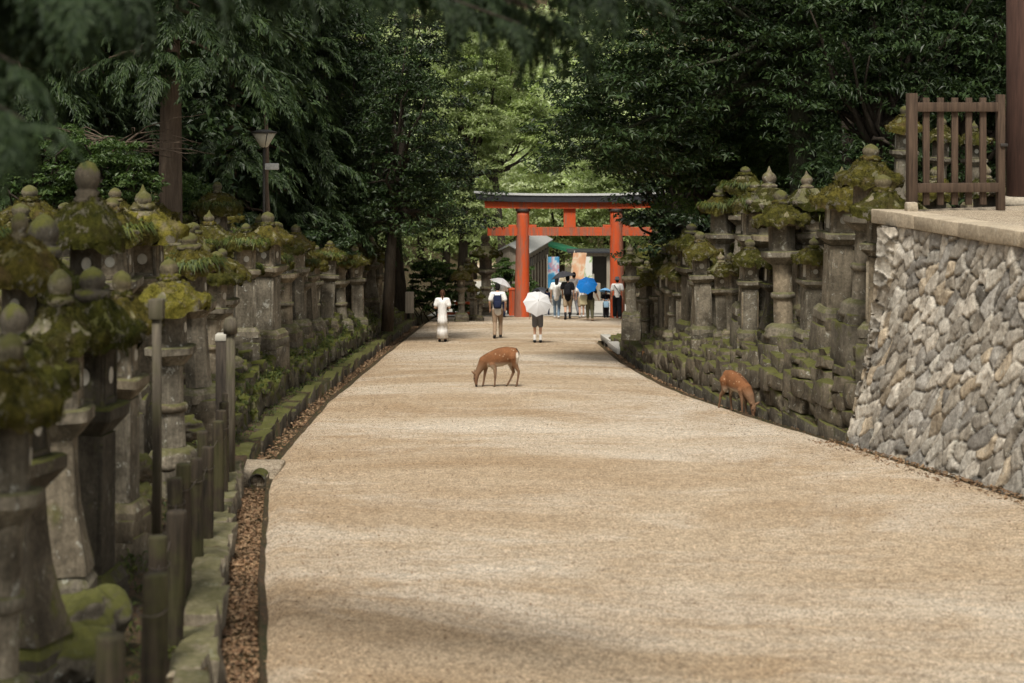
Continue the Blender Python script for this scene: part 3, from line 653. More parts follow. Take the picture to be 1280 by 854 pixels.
# coping
cp=MB(); u=-.45; i=0
top0=C0-nout*.70
while u<LW-2:
    L=1.5+.7*random.random(); c=top0+tdir*(u+L/2)-nout*.20; an=math.atan2(tdir[1],tdir[0])
    box(cp,(c[0],c[1],ZT+.115),(L/2-.004,.27,.11),.018,i,.012,rotz(an)); u+=L; i+=1
cp.obj('coping',M['coping_stone'],sw,loc=-Vector(sw.location))
# platform behind it
pf=MB(); A=[top0-nout*.42+tdir*u for u in np.linspace(-.3,LW-2,30)]
rows=[[(p[0]+k*1.0*(1 if k else 0)+ (0 if k==0 else .0),p[1]+(0 if k==0 else k*.18),1.47+.02*noise([[p[0]+k,p[1],0]],4)[0]) for k in (0,.3,.8,1.5,2.5,4,6,9,14,22)] for p in A]
rows=[[(p[0]+k*.98,p[1]+min(k,6)*.55,1.475+.03*noise([[p[0]*2+k*2,p[1]*2,0]],4)[0]-.02*(k==0)) for k in (0,.3,.8,1.5,2.5,4,6,9,14,22)] for p in A]
pf.add(np.array(rows).reshape(-1,3),grid_faces(len(rows),10)); q=pf.obj('platform_floor',M['platform_gravel']); tag(q,kind='structure')
# gate and pillar
G0=np.array([6.39,29.55]); G1=np.array([7.86,29.75]); gv=G1-G0; gl=np.linalg.norm(gv); ga=math.atan2(gv[1],gv[0])
gt=empty('picket_gate',(G0[0],G0[1],1.49),ga,'low brown wooden picket gate standing on the corner of the pale stone wall','gate')
def gp(nm,c,h,mat='gate_wood',r=.008):
    b=MB(); box(b,c,h,r,int(c[0]*10),.003); return b.obj(nm,M[mat],gt)
gp('post',(0,0,.94),(.075,.075,.94)); gp('post',(gl,0,.93),(.06,.06,.93))
gp('rail',(gl/2,-.06,1.66),(gl/2-.07,.028,.075)); gp('rail',(gl/2,-.06,.37),(gl/2-.07,.028,.075))
for i in range(5): gp('picket',(gl*(.15+.16*i+.01),.0,.95),(.052,.028,.86))
gp('latch',(gl+.03,-.075,1.05),(.06,.02,.025),'iron')
st=empty('foot_stone',(6.33,29.30,1.50),0,'small squared stone block at the foot of the picket gate post','stone block'); b=MB(); box(b,(0,0,.07),(.09,.09,.075),.02,2,.01); b.obj('block',M['coping_stone'],st)
pl=empty('gate_pillar',(8.82,31.9,1.48),0,'thick dark red-brown timber pillar at the right edge beyond the gate','pillar')
b=MB(); lathe(b,cross('round',28),[(.27,.12),(.285,.14),(.285,5.6)],f=2,amp=.004); b.obj('shaft',M['pillar_wood'],pl); b=MB(); lathe(b,cross('round',28),[(.46,-.05),(.46,.06),(.38,.12),(.30,.125)]); b.obj('base_stone',M['coping_stone'],pl)
b=MB(); box(b,(1.6,0,4.9),(1.9,.14,.20),.02,1,.004); b.obj('tie_beam',M['pillar_wood'],pl)
# ------------------------------------------------------------------ stepped stone banks along both sides
def bank_wall(right, name, label, Y0, Y1, mat, seed, tiers, amp=.075):
    r=random.Random(seed); mb=MB(); e0=xr if right else xl; sg=1 if right else -1
    for (d0,dep,f0,f1,len0,len1,sink) in tiers:
        Y=Y0
        while Y<Y1:
            L=r.uniform(len0,len1); Yc=Y+L/2; h=float(hr(Yc) if right else hl(Yc))
            top=f0*h+f1*h*r.random(); d=d0+r.uniform(-.05,.06); dd=dep*r.uniform(.8,1.2)
            slope=(e0(Yc+.5)-e0(Yc-.5)); ang=math.atan2(1,float(slope))-math.pi/2
            z=float(rz(Yc)); zb=z-.25
            zz=-.2; seg0=0 if d0<.6 else max(zz,top-.42)
            zz=-.2 if d0<.6 else top-.45
            while zz<top-.04:
                hh=r.uniform(.24,.42); z2=min(zz+hh,top); z2=top if top-z2<.14 else z2
                box(mb,(float(e0(Yc))+sg*(d+dd/2+r.uniform(-.025,.025)),Yc+r.uniform(-.08,.08),z+(zz+z2)/2),(dd/2,L/2-.008,(z2-zz)/2-.004),.025,r.randint(0,999),amp,rotz(ang+r.uniform(-.13,.13))@roty(r.uniform(-.06,.06))@rotx(r.uniform(-.05,.05)))
                zz=z2
            Y+=L
    o=mb.obj(name,M[mat]); tag(o,label,'wall'); return o
bank_wall(True,'terrace_wall','dark mossy stepped stone terrace under the lanterns on the right',29.9,60,'bank_block',11,
   [(.38,.28,.44,.16,.35,.85,0),(.60,.26,.60,.18,.3,.7,0),(.82,.30,.74,.2,.3,.7,0),(1.08,.34,.90,.15,.3,.7,0),(1.4,.5,1.0,.16,.35,.8,0)])
bank_wall(False,'terrace_wall','green mossy stepped stone terrace under the lanterns on the left',26.6,73,'mossy_block',12,
   [(.80,.24,.50,.16,.3,.8,0),(1.0,.24,.66,.26,.22,.55,0),(1.2,.28,.84,.30,.22,.5,0),(1.45,.4,1.0,.25,.3,.6,0)])
bank_wall(False,'gutter_kerb','low mossy kerb of long stones lining the left gutter',26.4,74,'mossy_block',13,[(.38,.26,.0,.0,.7,1.4,0)]) if False else None
def kerb(right,name,label,Y0,Y1,h0,mat,seed,d0=.38,dep=.24,lens=(.6,1.3),amp=.03,tl=.0):
    r=random.Random(seed); mb=MB(); e0=xr if right else xl; sg=1 if right else -1; Y=Y0
    while Y<Y1:
        L=r.uniform(*lens); Yc=Y+L/2; z=float(rz(Yc)); top=h0*r.uniform(.75,1.2); sl=float(e0(Yc+.5)-e0(Yc-.5)); ang=-math.atan(sl)
        box(mb,(float(e0(Yc))+sg*(d0+dep/2)+r.uniform(-.03,.03),Yc,z+(top-.35)/2),(dep/2*r.uniform(.85,1.15),L/2-.012,(top+.35)/2),.018,r.randint(0,999),amp,rotz(ang+r.uniform(-.05,.05)*(1+tl*8))@rotx(r.uniform(-1,1)*tl)@roty(r.uniform(-1,1)*tl)); Y+=L
    o=mb.obj(name,M[mat]); tag(o,label,'kerb')
kerb(False,'kerb','low mossy stone kerb lining the far left gutter',26.6,73,.13,'bank_block',21,amp=.045,tl=.06)
kerb(False,'kerb','broken grey stone kerb behind the near left gutter below the wooden posts',6,25.2,.17,'kerb_stone',22,.36,.30,(.22,.7),.06,.12)
kerb(True,'kerb','dark stone kerb below the right-hand terrace',30.2,59,.10,'bank_block',23,.34,.14)
# bridging slab over the left gutter and its drain pipe
sl=MB(); box(sl,(float(xl(26.0))-.28,26.0,-K*26-.055),(.40,.62,.07),.03,3,.02); o=sl.obj('gutter_slab',M['platform_gravel']); tag(o,'flat sandy slab bridging the gutter beside the last wooden posts','slab')
pp=empty('drain_pipe',(float(xl(25.0))-.19,25.36,-K*25.2-.10),0,'dark round drain opening at the end of the leafy gutter','drain'); b=MB(); a_=np.arange(20)/20*2*math.pi
b.add(np.vstack([np.stack([r_*np.cos(a_),0*a_+y_,r_*np.sin(a_)],1) for r_,y_ in((.125,0.3),(.125,-.06),(.10,-.06),(.10,.3))]),grid_faces(4,20,True)); b.obj('rim',M['bank_block'],pp)
b=MB(); b.add(np.vstack([[[0,.25,0]],np.stack([.11*np.cos(a_),0*a_+.25,.11*np.sin(a_)],1)]),[(0,1+i,1+(i+1)%20) for i in range(20)]); b.obj('bore',M['pipe_dark'],pp)  # near-black disc paints the darkness inside the pipe
for i,(px,s,lab) in enumerate(((762,39.2,'pale concrete slab edging the start of the right gutter'),(772,42.3,'long pale slab at the bend of the right gutter'))):
    x,Y=at(px,s); b=MB(); box(b,(x,Y,float(rz(Y))+.06),(.16,.8,.09),.02,i,.01,rotz(.12)); o=b.obj('gutter_stone',M['concrete']); tag(o,lab,'slab')
# ------------------------------------------------------------------ stone lanterns
def roof_profile(kind):
    if kind=='umbrella': return [(.0,.36),(.12,.35),(.24,.31),(.36,.23),(.45,.12),(.50,.02),(.49,-.03),(.44,-.02),(.2,.0),(.02,.0)]
    return [(.11,.34),(.16,.325),(.22,.26),(.30,.185),(.38,.125),(.45,.095),(.465,.075),(.46,.025),(.44,.0),(.25,-.01),(.02,-.01)]
def lantern(kind, dress, seed, sq='square', mat='lantern_stone', mossmat='moss', tall=1.0):
    """kind: square round flared hex umbrella giant; dress: moss fern bare"""
    r=random.Random(seed); o=empty('stone_lantern',(0,0,0)); m=M[mat]; S=sq
    c4=cross('square'); cR=cross('round',24); c6=cross('hex'); body={'square':c4,'flared':c4,'hex':c6,'round':c6,'umbrella':cR,'giant':c6,'roundsq':c4}[kind]
    fl=kind in('round','umbrella')
    def part(nm,cr,prof,par=o,sm_=False,**kw):
        b=MB(); lathe(b,cr,prof,seed=seed+len(nm),amp=kw.pop('amp',.012),**kw); return b.obj(nm,kw.get('mat') or m,par,sm_)
    b=MB(); z=-.9
    box(b,(0,0,-.42),(.35,.35,.32),.03,seed,.04); p0=b.obj('plinth',M['bank_block'] if mossmat!='moss_sunlit' else M['mossy_block'],o)
    b=MB(); box(b,(.02,-.01,-.06),(.33,.33,.11),.03,seed+1,.025,rotz(r.uniform(-.1,.1))); b.obj('step',M['bank_block'],o)
    sh=1.0*tall
    if kind in('round','umbrella'): part('base',cR,[(.36,.0),(.36,.06),(.33,.10),(.34,.14),(.29,.20),(.22,.235)],sm_=True)
    elif kind=='giant': part('base',c6,[(.46,.0),(.46,.14),(.40,.2),(.38,.28),(.30,.32)])
    else: part('base',body,[(.33,.0),(.33,.12),(.29,.17),(.27,.20)])
    zb=.2; zs=zb+sh
    if kind in('round','umbrella','giant'):
        k=1.25 if kind=='giant' else 1
        s_=part('shaft',cR,[(.185*k,zb),(.17*k,zb+.05),(.165*k,zb+sh*.45),(.165*k,zs-.05),(.18*k,zs)],sm_=True)
        b=MB(); lathe(b,cR,[(.16*k,zb+sh*.43),(.205*k,zb+sh*.45),(.215*k,zb+sh*.49),(.205*k,zb+sh*.53),(.16*k,zb+sh*.55)],amp=.006); b.obj('ring',m,s_)
    elif kind=='flared': part('shaft',c4,[(.30,zb),(.29,zb+.06),(.235,zb+sh*.25),(.185,zb+sh*.5),(.16,zb+sh*.75),(.155,zs)])
    elif kind=='hex': part('shaft',c6,[(.19,zb),(.18,zb+.1),(.17,zs-.1),(.18,zs)])
    else:
        s_=part('shaft',c4,[(.215,zb),(.205,zs)])
        b=MB()
        for sx in(-1,1): box(b,(sx*.192,-.198,(zb+zs)/2),(.022,.022,sh/2-.06),.01,seed,.006)
        b.obj('moulding',m,s_)
    pk=.98 if kind!='giant' else 1.3
    part('platform',body,[(.17*pk,zs-.01),(.22*pk,zs+.03),(.30*pk,zs+.10),(.325*pk,zs+.12),(.33*pk,zs+.20),(.30*pk,zs+.215)])
    z1=zs+.215; fh=.42 if kind!='giant' else .5; fr=.205 if kind!='giant' else .26
    lb=part('light_box',body,[(fr+.01,z1-.005),(fr,z1+.04),(fr,z1+fh)])
    # panel frames + paper windows
    for k in range(4):
        b=MB(); rr=fr+.004
        for (cx,cz,hx,hz_) in((-.15,fh/2,.022,fh/2-.012),(.15,fh/2,.022,fh/2-.012),(0,.03,.125,.02),(0,fh-.035,.125,.02)):
            if body is c4: box(b,(cx,-rr,z1+cz),(hx,.012,hz_),.006,0,.003)
        if body is c4: b.V=[v@rotz(k*math.pi/2).T for v in b.V]; b.obj('frame',m,lb,False)
    for k in range(2):
        b=MB(); n=18; an=np.arange(n)/n*2*math.pi; rr=.062
        ang=0 if k==0 else (math.pi/2 if body is c4 else math.pi*2/3)
        yo=fr+.006
        if body is not c4: ang+= (math.pi/6 if False else 0)
        V=[np.stack([q*np.cos(an),0*an-yo-y_,q*np.sin(an)+z1+fh*.5],1) for q,y_ in((rr,.0),(rr,.004),(rr*.9,.004))]
        b.add(np.vstack(V),grid_faces(3,n,True)); b.Fc.append(tuple(range(2*n,3*n)))
        b.V=[v@rotz(ang+(math.pi/2 if body is c6 else 0)*1).T for v in b.V]; b.obj('window',M['paper'],lb,False)
    for k in range(2):
        if body is c4:
            b=MB(); box(b,(0,-fr-.003,z1+fh*.5),(.085,.005,fh*.36),.003,0); b.V=[v@rotz(-math.pi/2 if k==0 else math.pi).T for v in b.V]; b.obj('window',M['paper'],lb,False)
    z2=z1+fh; rp=roof_profile(kind); k=r.uniform(.93,1.06)*{'giant':1.5,'square':.86,'flared':.86,'hex':.92}.get(kind,1.0); kz=1.0 if kind!='giant' else 1.2
    cr=body
    rf=part('roof',cr,[(a*k,b_*kz+z2) for a,b_ in rp],up=.06 if kind!='umbrella' else 0,sm_=kind=='umbrella',amp=.02)
    if kind in('giant','hex') and dress=='bare':
        for i in range(6):
            a=(i+.5)*math.pi/3; b=MB(); ball(b,(math.cos(a)*.50*k,math.sin(a)*.50*k,z2+.11*kz),(.07,.07,.06)); b.obj('corner_scroll',m,rf)
    def rough_cap(nm,t0,t1,matn,r0=1.03,dens=1.0):
        a=np.arange(72)/72*2*math.pi; base=np.interp(a,np.append(np.arctan2(cr[:,1],cr[:,0])%(2*math.pi),0)[np.argsort(np.append(np.arctan2(cr[:,1],cr[:,0])%(2*math.pi),0))],np.append(np.linalg.norm(cr,axis=1),np.linalg.norm(cr[0]))[np.argsort(np.append(np.arctan2(cr[:,1],cr[:,0])%(2*math.pi),0))])
        if kind=='umbrella': prof=[(.505,-.04),(.515,.02),(.46,.125),(.37,.24),(.25,.32),(.12,.36)]
        else: prof=[(.462,.0),(.475,.05),(.465,.09),(.42,.115),(.36,.145),(.29,.20),(.22,.27),(.17,.32)]
        prof=np.array(prof); tt=np.linspace(0,len(prof)-1,18); pr=np.stack([np.interp(tt,np.arange(len(prof)),prof[:,i]) for i in(0,1)],1)
        Rr=pr[:,0][:,None]*base[None,:]*k*r0; Z=pr[:,1][:,None]*kz+z2+0*base[None,:]
        cf=(base-base.min())/max(base.max()-base.min(),1e-6) if base.max()-base.min()>1e-3 else base*0
        Z=Z+ (.06 if kind!='umbrella' else 0)*(cf**2)[None,:]*((pr[:,0]/.475)**3)[:,None]
        X=Rr*np.cos(a);Yv=Rr*np.sin(a); p=np.stack([X,Yv,Z],-1).reshape(-1,3)
        n=fbm(p*7+seed*3.1,3,8); n2=fbm(p*22+seed,2,9)
        th=t0+t1*np.clip((n-.38)*3.2,-.35,1.3)+.045*(n2-.5)+.02*(fbm(p*55+seed,2,3)-.5)
        nr=np.stack([X,Yv,0*X],-1).reshape(-1,3); nr/=np.linalg.norm(nr,axis=1,keepdims=True)+1e-9; w=np.repeat(np.interp(np.arange(18),[0,3,5,17],[.9,.8,.35,.2]),72)[:,None]
        edge=np.zeros((18,72)); edge[0]=-.05*np.clip((n.reshape(18,72)[0]-.4)*6,0,1.6)
        p=p+ th[:,None]*(nr*w+np.array([0,0,1])*(1-w*.8)); p[:,2]+=edge.ravel()
        b=MB(); b.add(p,grid_faces(18,72,True)); k0=b.n; b.Fc.append(tuple(range(k0-72,k0)))
        gg=np.random.default_rng(seed+5); q=gg.integers(72,len(p)-1,int(2600*dens)); ctr=p[q]+gg.normal(size=(len(q),3))*.012; q3=fbm(ctr*9+seed,2,4); ctr=ctr[q3>.44]; nn=ctr-np.array([0,0,z2-.15]); nn/=np.linalg.norm(nn,axis=1,keepdims=True); nn=nn+gg.normal(size=nn.shape)*.5; nn/=np.linalg.norm(nn,axis=1,keepdims=True)
        tt_=np.cross(nn,gg.normal(size=nn.shape)); tt_/=np.linalg.norm(tt_,axis=1,keepdims=True); Lb=gg.uniform(.012,.034,len(ctr))[:,None]
        Vb=np.stack([ctr-nn*.008-tt_*Lb*.30,ctr-nn*.008+tt_*Lb*.30,ctr+nn*Lb+tt_*Lb*.1],1).reshape(-1,3); b.add(Vb,np.arange(len(Vb)).reshape(-1,3))
        b.obj(nm,M[matn],rf)
    if dress in('moss','fern'): rough_cap('moss',-.012,.052,mossmat)
    else: rough_cap('moss',-.035,.05,'moss_dark',dens=.4)
    zt=z2+.33*kz; fk=r.uniform(.72,.98)*(1.35 if kind=='giant' else (1.75 if (mat=='dark_stone' and kind in('umbrella','hex')) else 1))
    if kind=='umbrella': fp=[(.10,0),(.13,.05),(.10,.07),(.12,.10),(.09,.12),(.10,.14),(.125,.19),(.12,.25),(.07,.31),(.01,.33)]
    elif kind=='giant': fp=[(.13,0),(.17,.06),(.13,.09),(.10,.12),(.12,.14),(.16,.22),(.155,.29),(.10,.35),(.02,.38)]
    elif seed%3==0: fp=[(.12,0),(.16,.05),(.12,.08),(.09,.10),(.12,.13),(.135,.19),(.11,.25),(.05,.30),(.022,.36),(.006,.40)]
    elif seed%3==1: fp=[(.13,0),(.17,.05),(.15,.09),(.11,.11),(.14,.15),(.15,.21),(.12,.27),(.06,.31),(.01,.33)]
    else: fp=[(.12,0),(.19,.03),(.19,.09),(.11,.11),(.14,.14),(.14,.20),(.09,.25),(.01,.28)]
    fm=m; m=M['finial_stone'] if (dress!='bare' and mat!='dark_stone') else m
    fn=part('finial',cR,[(a*fk,b_*min(fk,1.25)+zt-.015) for a,b_ in fp],sm_=True,amp=.012)
    if dress!='bare' and kind!='umbrella':
        b=MB(); ball(b,(0,0,zt+.04),(.15,.15,.07),seed=seed,amp=.5,f=5,nu=20,nv=12); b.obj('moss',M[mossmat],fn)
    if dress=='fern':
        b=MB(); V=[];Fq=[]
        rg=np.random.default_rng(seed)
        for i in range(420):
            a=rg.uniform(0,6.283); rad=(.28+.24*rg.random())*k; c=np.array([math.cos(a)*rad,math.sin(a)*rad,z2+.13+.1*(1-rad/.5)]); L=rg.uniform(.10,.26); d=np.array([math.cos(a+rg.normal(0,.5)),math.sin(a+rg.normal(0,.5)),rg.uniform(.1,.9)]); d/=np.linalg.norm(d)
            s=np.cross(d,[0,0,1]); s/=np.linalg.norm(s)+1e-9; m1=c+d*L*.5; t=c+d*L+np.array([0,0,-L*.75]); w=.014
            k0=len(V); V+= [c,m1-s*w,t,m1+s*w]; Fq.append((k0,k0+1,k0+2,k0+3))
        b.add(V,np.array(Fq)); b.obj('fern_tuft',M['fern'],rf,False)
    o['hgt']=float(zt+fp[-1][1]*min(fk,1.25))
    return o
SPEC={'square_moss':('square','moss',1),'square_fern':('square','fern',2),'square_bare':('square','bare',3),'square_moss2':('square','moss',6),
 'round_moss':('round','moss',4),'round_bare':('round','bare',5),'flared_moss':('flared','moss',7),'flared_fern':('flared','fern',8),'flared_bare':('flared','bare',9),
 'hex_moss':('hex','moss',10),'hex_bare':('hex','bare',12),'hex_fern':('hex','fern',11),'umbrella_fern':('umbrella','fern',13),'umbrella_moss':('umbrella','moss',14),'giant_bare':('giant','bare',15),'round_fern':('round','fern',17),
 'square_bright':('square','moss',18),'round_bright':('round','moss',19),'giant_dark':('giant','bare',20),'hex_dark':('hex','moss',22),'square_dark':('square','moss',23),'flared_dark':('flared','moss',25),'umbrella_dark':('umbrella','moss',26)}
KD={'square':'square-shafted','round':'round-shafted','flared':'flare-footed','hex':'six-sided','umbrella':'round-roofed','giant':'tall six-sided'}
DR={'moss':'moss-capped','fern':'fern-tufted','bare':'bare grey','bright':'yellow-mossed','dark':'dark mossy','moss2':'thickly mossed'}
protos={}; placed=[]
def put_lantern(x,Y,zb,H,spec,label,group,rot=None,wd=1.0):
    first=spec not in protos
    if first:
        k,d,s=SPEC[spec]; mm='moss'; mt='lantern_stone'
        if spec.endswith('bright'): mm='moss_sunlit'
        if spec.endswith('dark'): mm='moss_dark'; mt='dark_stone'
        protos[spec]=lantern(k,d,s,mat=mt,mossmat=mm,tall=1.0)
        o=protos[spec]
    else: o=copy_tree(protos[spec])
    k=H/protos[spec]['hgt']; o.location=(x,Y,zb); o.scale=(k*wd,k*wd,k); o.rotation_euler=(random.gauss(0,.03),random.gauss(0,.03),rot if rot is not None else random.gauss(0,.22))
    tag(o,label,'stone lantern',group); placed.append((x,Y,o,spec)); return o
def place_px(px,s,base,top,spec,label,group):
    x,Y=at(px,s); zb=E-(base-HZ)/s; return put_lantern(x,Y,zb,(base-top)/s,spec,label,group,wd=(.70 if Y<21 else (.85 if Y<24 else .92)) if x<0 else .95)
GL='stone lanterns on the left bank'; GR='stone lanterns on the right bank'; GT='stone lanterns beside the torii'
LH=[(-2,212,890,415,'round_moss','nearest lantern at the left frame edge with a round shaft and stepped cap stone'),
(40,188,835,375,'flared_dark','foremost flare-footed lantern at lower left, soft and out of focus'),
(78,158,748,335,'flared_moss','second flare-footed lantern at lower left, just behind the foremost one'),
(110,148,746,330,'square_dark','dark square-shafted lantern right behind the two flared ones at lower left'),
(150,132,650,335,'square_moss','mossy lantern standing between the dark square one and the leaning pole'),
(103,128,545,198,'umbrella_dark','tall dark lantern with a large ball finial highest at upper left'),
(60,140,640,265,'hex_dark','dark six-sided lantern close behind the ball-topped one at left'),
(18,150,610,262,'umbrella_moss','round-roofed lantern at the left frame edge in the second row'),
(217,103,583,322,'round_bright','lantern with a bright yellow-green mossy roof behind the thin tall pole'),
(186,92,495,228,'square_bright','sunlit lantern with yellow moss and pale stones on its broad roof'),
(150,96,500,245,'square_fern','fern-grown lantern between the ball-topped one and the yellow-mossed roof'),
(250,86,500,288,'hex_fern','fern-grown lantern just right of the yellow-green mossy roof'),
(275,55,372,226,'umbrella_fern','lantern with a shaggy round roof and ribbed bud finial under the cedars'),
(263,73,474,300,'square_moss2','square lantern behind the white-topped dark post'),
(303,66,420,278,'square_fern','square lantern with a round window and overhanging ferns left of the lamp'),
(335,62,424,263,'square_moss','square lantern with a pale round window below the street lamp'),
(358,56,417,286,'round_moss','round-shafted lantern to the right below the street lamp'),
(372,53,410,280,'hex_moss','six-sided lantern behind the stepped mossy blocks mid left'),
(388,50,408,296,'square_moss2','square mossy lantern in the middle of the left row'),
(408,46.5,405,300,'square_fern','fern-grown square lantern past the middle of the left row'),
(429,44,408,310,'round_fern','fern-grown round lantern near the far end of the left row'),
(447,41,404,306,'square_moss','small square lantern next to the last flared one on the left'),
(464,37,378,292,'flared_bare','flare-footed lantern on a stepped plinth ending the left row')]
for a in LH: place_px(*a,GL)
RH=[(1078,1.15,395,178,'round_moss','lantern on a lotus base nearest the pale stone wall'),
(1101,1.0,420,216,'square_moss','square lantern half hidden by the corner of the pale stone wall'),
(1045,1.35,398,206,'square_moss2','lantern with a broad plain square shaft, second from the pale stone wall'),
(1015,1.7,394,212,'square_bare','square lantern with a pale bulb finial on the right'),
(980,1.05,422,236,'round_moss','round-shafted lantern with a ring and wide sloping moss roof in the front right row'),
(1004,1.6,400,240,'square_fern','slim square lantern behind the wide sloping moss roof'),
(960,1.6,403,207,'hex_bare','lantern with a sharply pointed pale finial on the right'),
(927,2.2,357,207,'flared_fern','flare-footed lantern standing high in the second right row'),
(939,1.3,393,226,'square_fern','fern-grown square lantern in front of the flare-footed one on the right'),
(900,1.7,378,230,'hex_fern','fern-grown six-sided lantern left of the flare-footed one'),
(880,0.95,417,288,'square_moss','small lantern with a pale round window above the red deer'),
(866,1.3,411,278,'square_dark','dark square lantern just left of the small one above the red deer'),
(853,1.3,408,284,'hex_moss','six-sided mossy lantern midway down the right row'),
(842,1.0,422,318,'umbrella_moss','low round-roofed lantern midway down the right row'),
(832,1.2,418,305,'square_dark','dark slim lantern right of the tall black one'),
(818,1.3,428,280,'giant_dark','tall nearly black lantern silhouetted beside the torii'),
(806,0.9,425,334,'round_moss','short round lantern in front of the tall black one'),
(797,0.9,408,316,'square_moss','mossy square lantern left of the tall black one'),
(789,-.1,397,304,'hex_bare','clean grey six-sided lantern at the foot of the right torii pillar')]
def sol(px,e):
    lo,hi=15.,90.
    for _ in range(50):
        Y=(lo+hi)/2
        if (px-640)*Y/F>float(xr(Y))+e: hi=Y
        else: lo=Y
    return F/Y
for a in RH: place_px(a[0],sol(a[0],a[1]),*a[2:],GR)
for a in [(1128,64,264,131,'square_moss','large mossy lantern on the upper terrace left behind the picket gate'),(1172,62,264,146,'hex_moss','lantern seen between the first pickets of the gate'),(1218,60,262,150,'square_moss2','lantern seen between the last pickets of the gate')]: place_px(*a,'stone lanterns behind the picket gate')
for a in [(577,31.8,397,331,'umbrella_moss','mossy lantern with a dome roof and round window left of the torii'),(586,30.2,394,321,'hex_moss','mossy lantern standing behind the dome-roofed one left of the torii'),
 (608,29.6,382,292,'giant_bare','tall clean lantern with a ball finial left of the torii'),(592,31.3,397,352,'square_moss2','short slim lantern between the domed one and the tall one'),(600,31.6,398,364,'round_moss','lowest lantern at the foot of the tall one left of the torii')]: place_px(*a,GT)
# fill the rows between
ORD='zeroth first second third fourth fifth sixth seventh eighth ninth tenth eleventh twelfth thirteenth fourteenth fifteenth sixteenth seventeenth eighteenth nineteenth'.split()
def ordinal(n): return ORD[n] if n<20 else ('twentieth' if n==20 else ('twenty-'+ORD[n-20] if n<30 else ('thirtieth' if n==30 else ('thirty-'+ORD[n-30] if n<40 else ('fortieth' if n==40 else 'forty-'+ORD[n-40])))))
rr=random.Random(99)
def fill(right,d,Y0,Y1,sp,Hm,specs,gname,rowname,lift,anchor,minpx=.62):
    n=0; Y=Y0; prev=None
    while Y<Y1:
        e=float(xr(Y)) if right else float(xl(Y)); dd=d+rr.uniform(-.18,.18); x=e+dd if right else e-dd
        if all((x-a)**2+(Y-b)**2>minpx**2 for a,b,_,_ in placed):
            n+=1; spec=rr.choice([q for q in specs if q!=prev]); prev=spec; h=float(hr(Y) if right else hl(Y)); zb=float(rz(Y))+h*(.92 if lift<.01 else 1)+lift
            k,t=spec.rsplit('_',1)
            put_lantern(x,Y,zb,Hm*rr.uniform(.86,1.1),spec,f'{DR[t]} {KD[k]} lantern in the {rowname}, {ordinal(n)} from {anchor}',gname)['fill']=rowname
        Y+=sp*rr.uniform(.85,1.2)
LS=['square_moss','square_fern','square_moss2','round_moss','hex_moss','round_fern','flared_moss','hex_fern','umbrella_moss','square_bare']
fill(False,1.6,27.5,71,1.1,2.15,LS,GL,'front left row',0.0,'the near end')
fill(False,2.5,17,69,1.35,2.35,LS,GL,'second left row',.30,'the near end')
fill(False,3.9,24,66,1.9,2.4,LS,GL,'rear left row',.75,'the near end')
RS=['square_moss','square_fern','square_dark','round_moss','hex_dark','hex_moss','square_bare','flared_dark','square_moss2','hex_bare']
fill(True,1.3,33.5,60,.85,2.1,RS,GR,'front right row',0.0,'the pale wall',.5)
fill(True,2.4,33,62,1.2,2.35,RS,GR,'second right row',.30,'the pale wall')
fill(True,3.8,33,56,1.9,2.35,RS,GR,'rear right row',.8,'the pale wall')
# name every filler by its true place in its row, counted from the viewer's end
for right in (False,True):
    rows_={'front':[], 'second':[], 'rear':[]}
    for (x,Y,o,spec) in placed:
        if (x>0)!=right or o['group'] not in (GL,GR): continue
        d=x-float(xr(Y)) if right else float(xl(Y))-x
        rows_['front' if d<2.05 else ('second' if d<3.2 else 'rear')].append((Y,o,spec))
    for rn,L in rows_.items():
        for n,(Y,o,spec) in enumerate(sorted(L,key=lambda q:q[0])):
            if 'fill' in o.keys():
                k,t=spec.rsplit('_',1); o['label']=f"{DR[t]} {KD[k]} lantern, {ordinal(n+1)} along the {rn} {'right' if right else 'left'} row from the near end"; del o['fill']
# boulders at the foot of the near left lanterns
for px,s,by,w,lab in [(110,165,800,.30,'mossy boulder at the foot of the dark square lantern'),(95,185,850,.28,'mossy boulder at the bottom left corner behind the shortest post'),(172,118,600,.22,'round mossy stone left of the leaning pole'),(172,120,640,.24,'mossy stone below the round one by the pole'),(165,128,700,.26,'grey-green boulder behind the front wooden posts'),(235,96,545,.20,'yellow-mossed stone behind the middle posts'),(232,100,580,.2,'low yellow-mossed stone by the middle posts')]:
    x,Y=at(px,s); z=E-(by-HZ)/s; b=MB(); ball(b,(0,0,w*.5),(w,w*1.1,w*.75),seed=int(px),amp=.42,nu=40,nv=26,f=2.6); o=b.obj('boulder',M['bank_block']); o.location=(x,Y,z); tag(o,lab,'boulder')
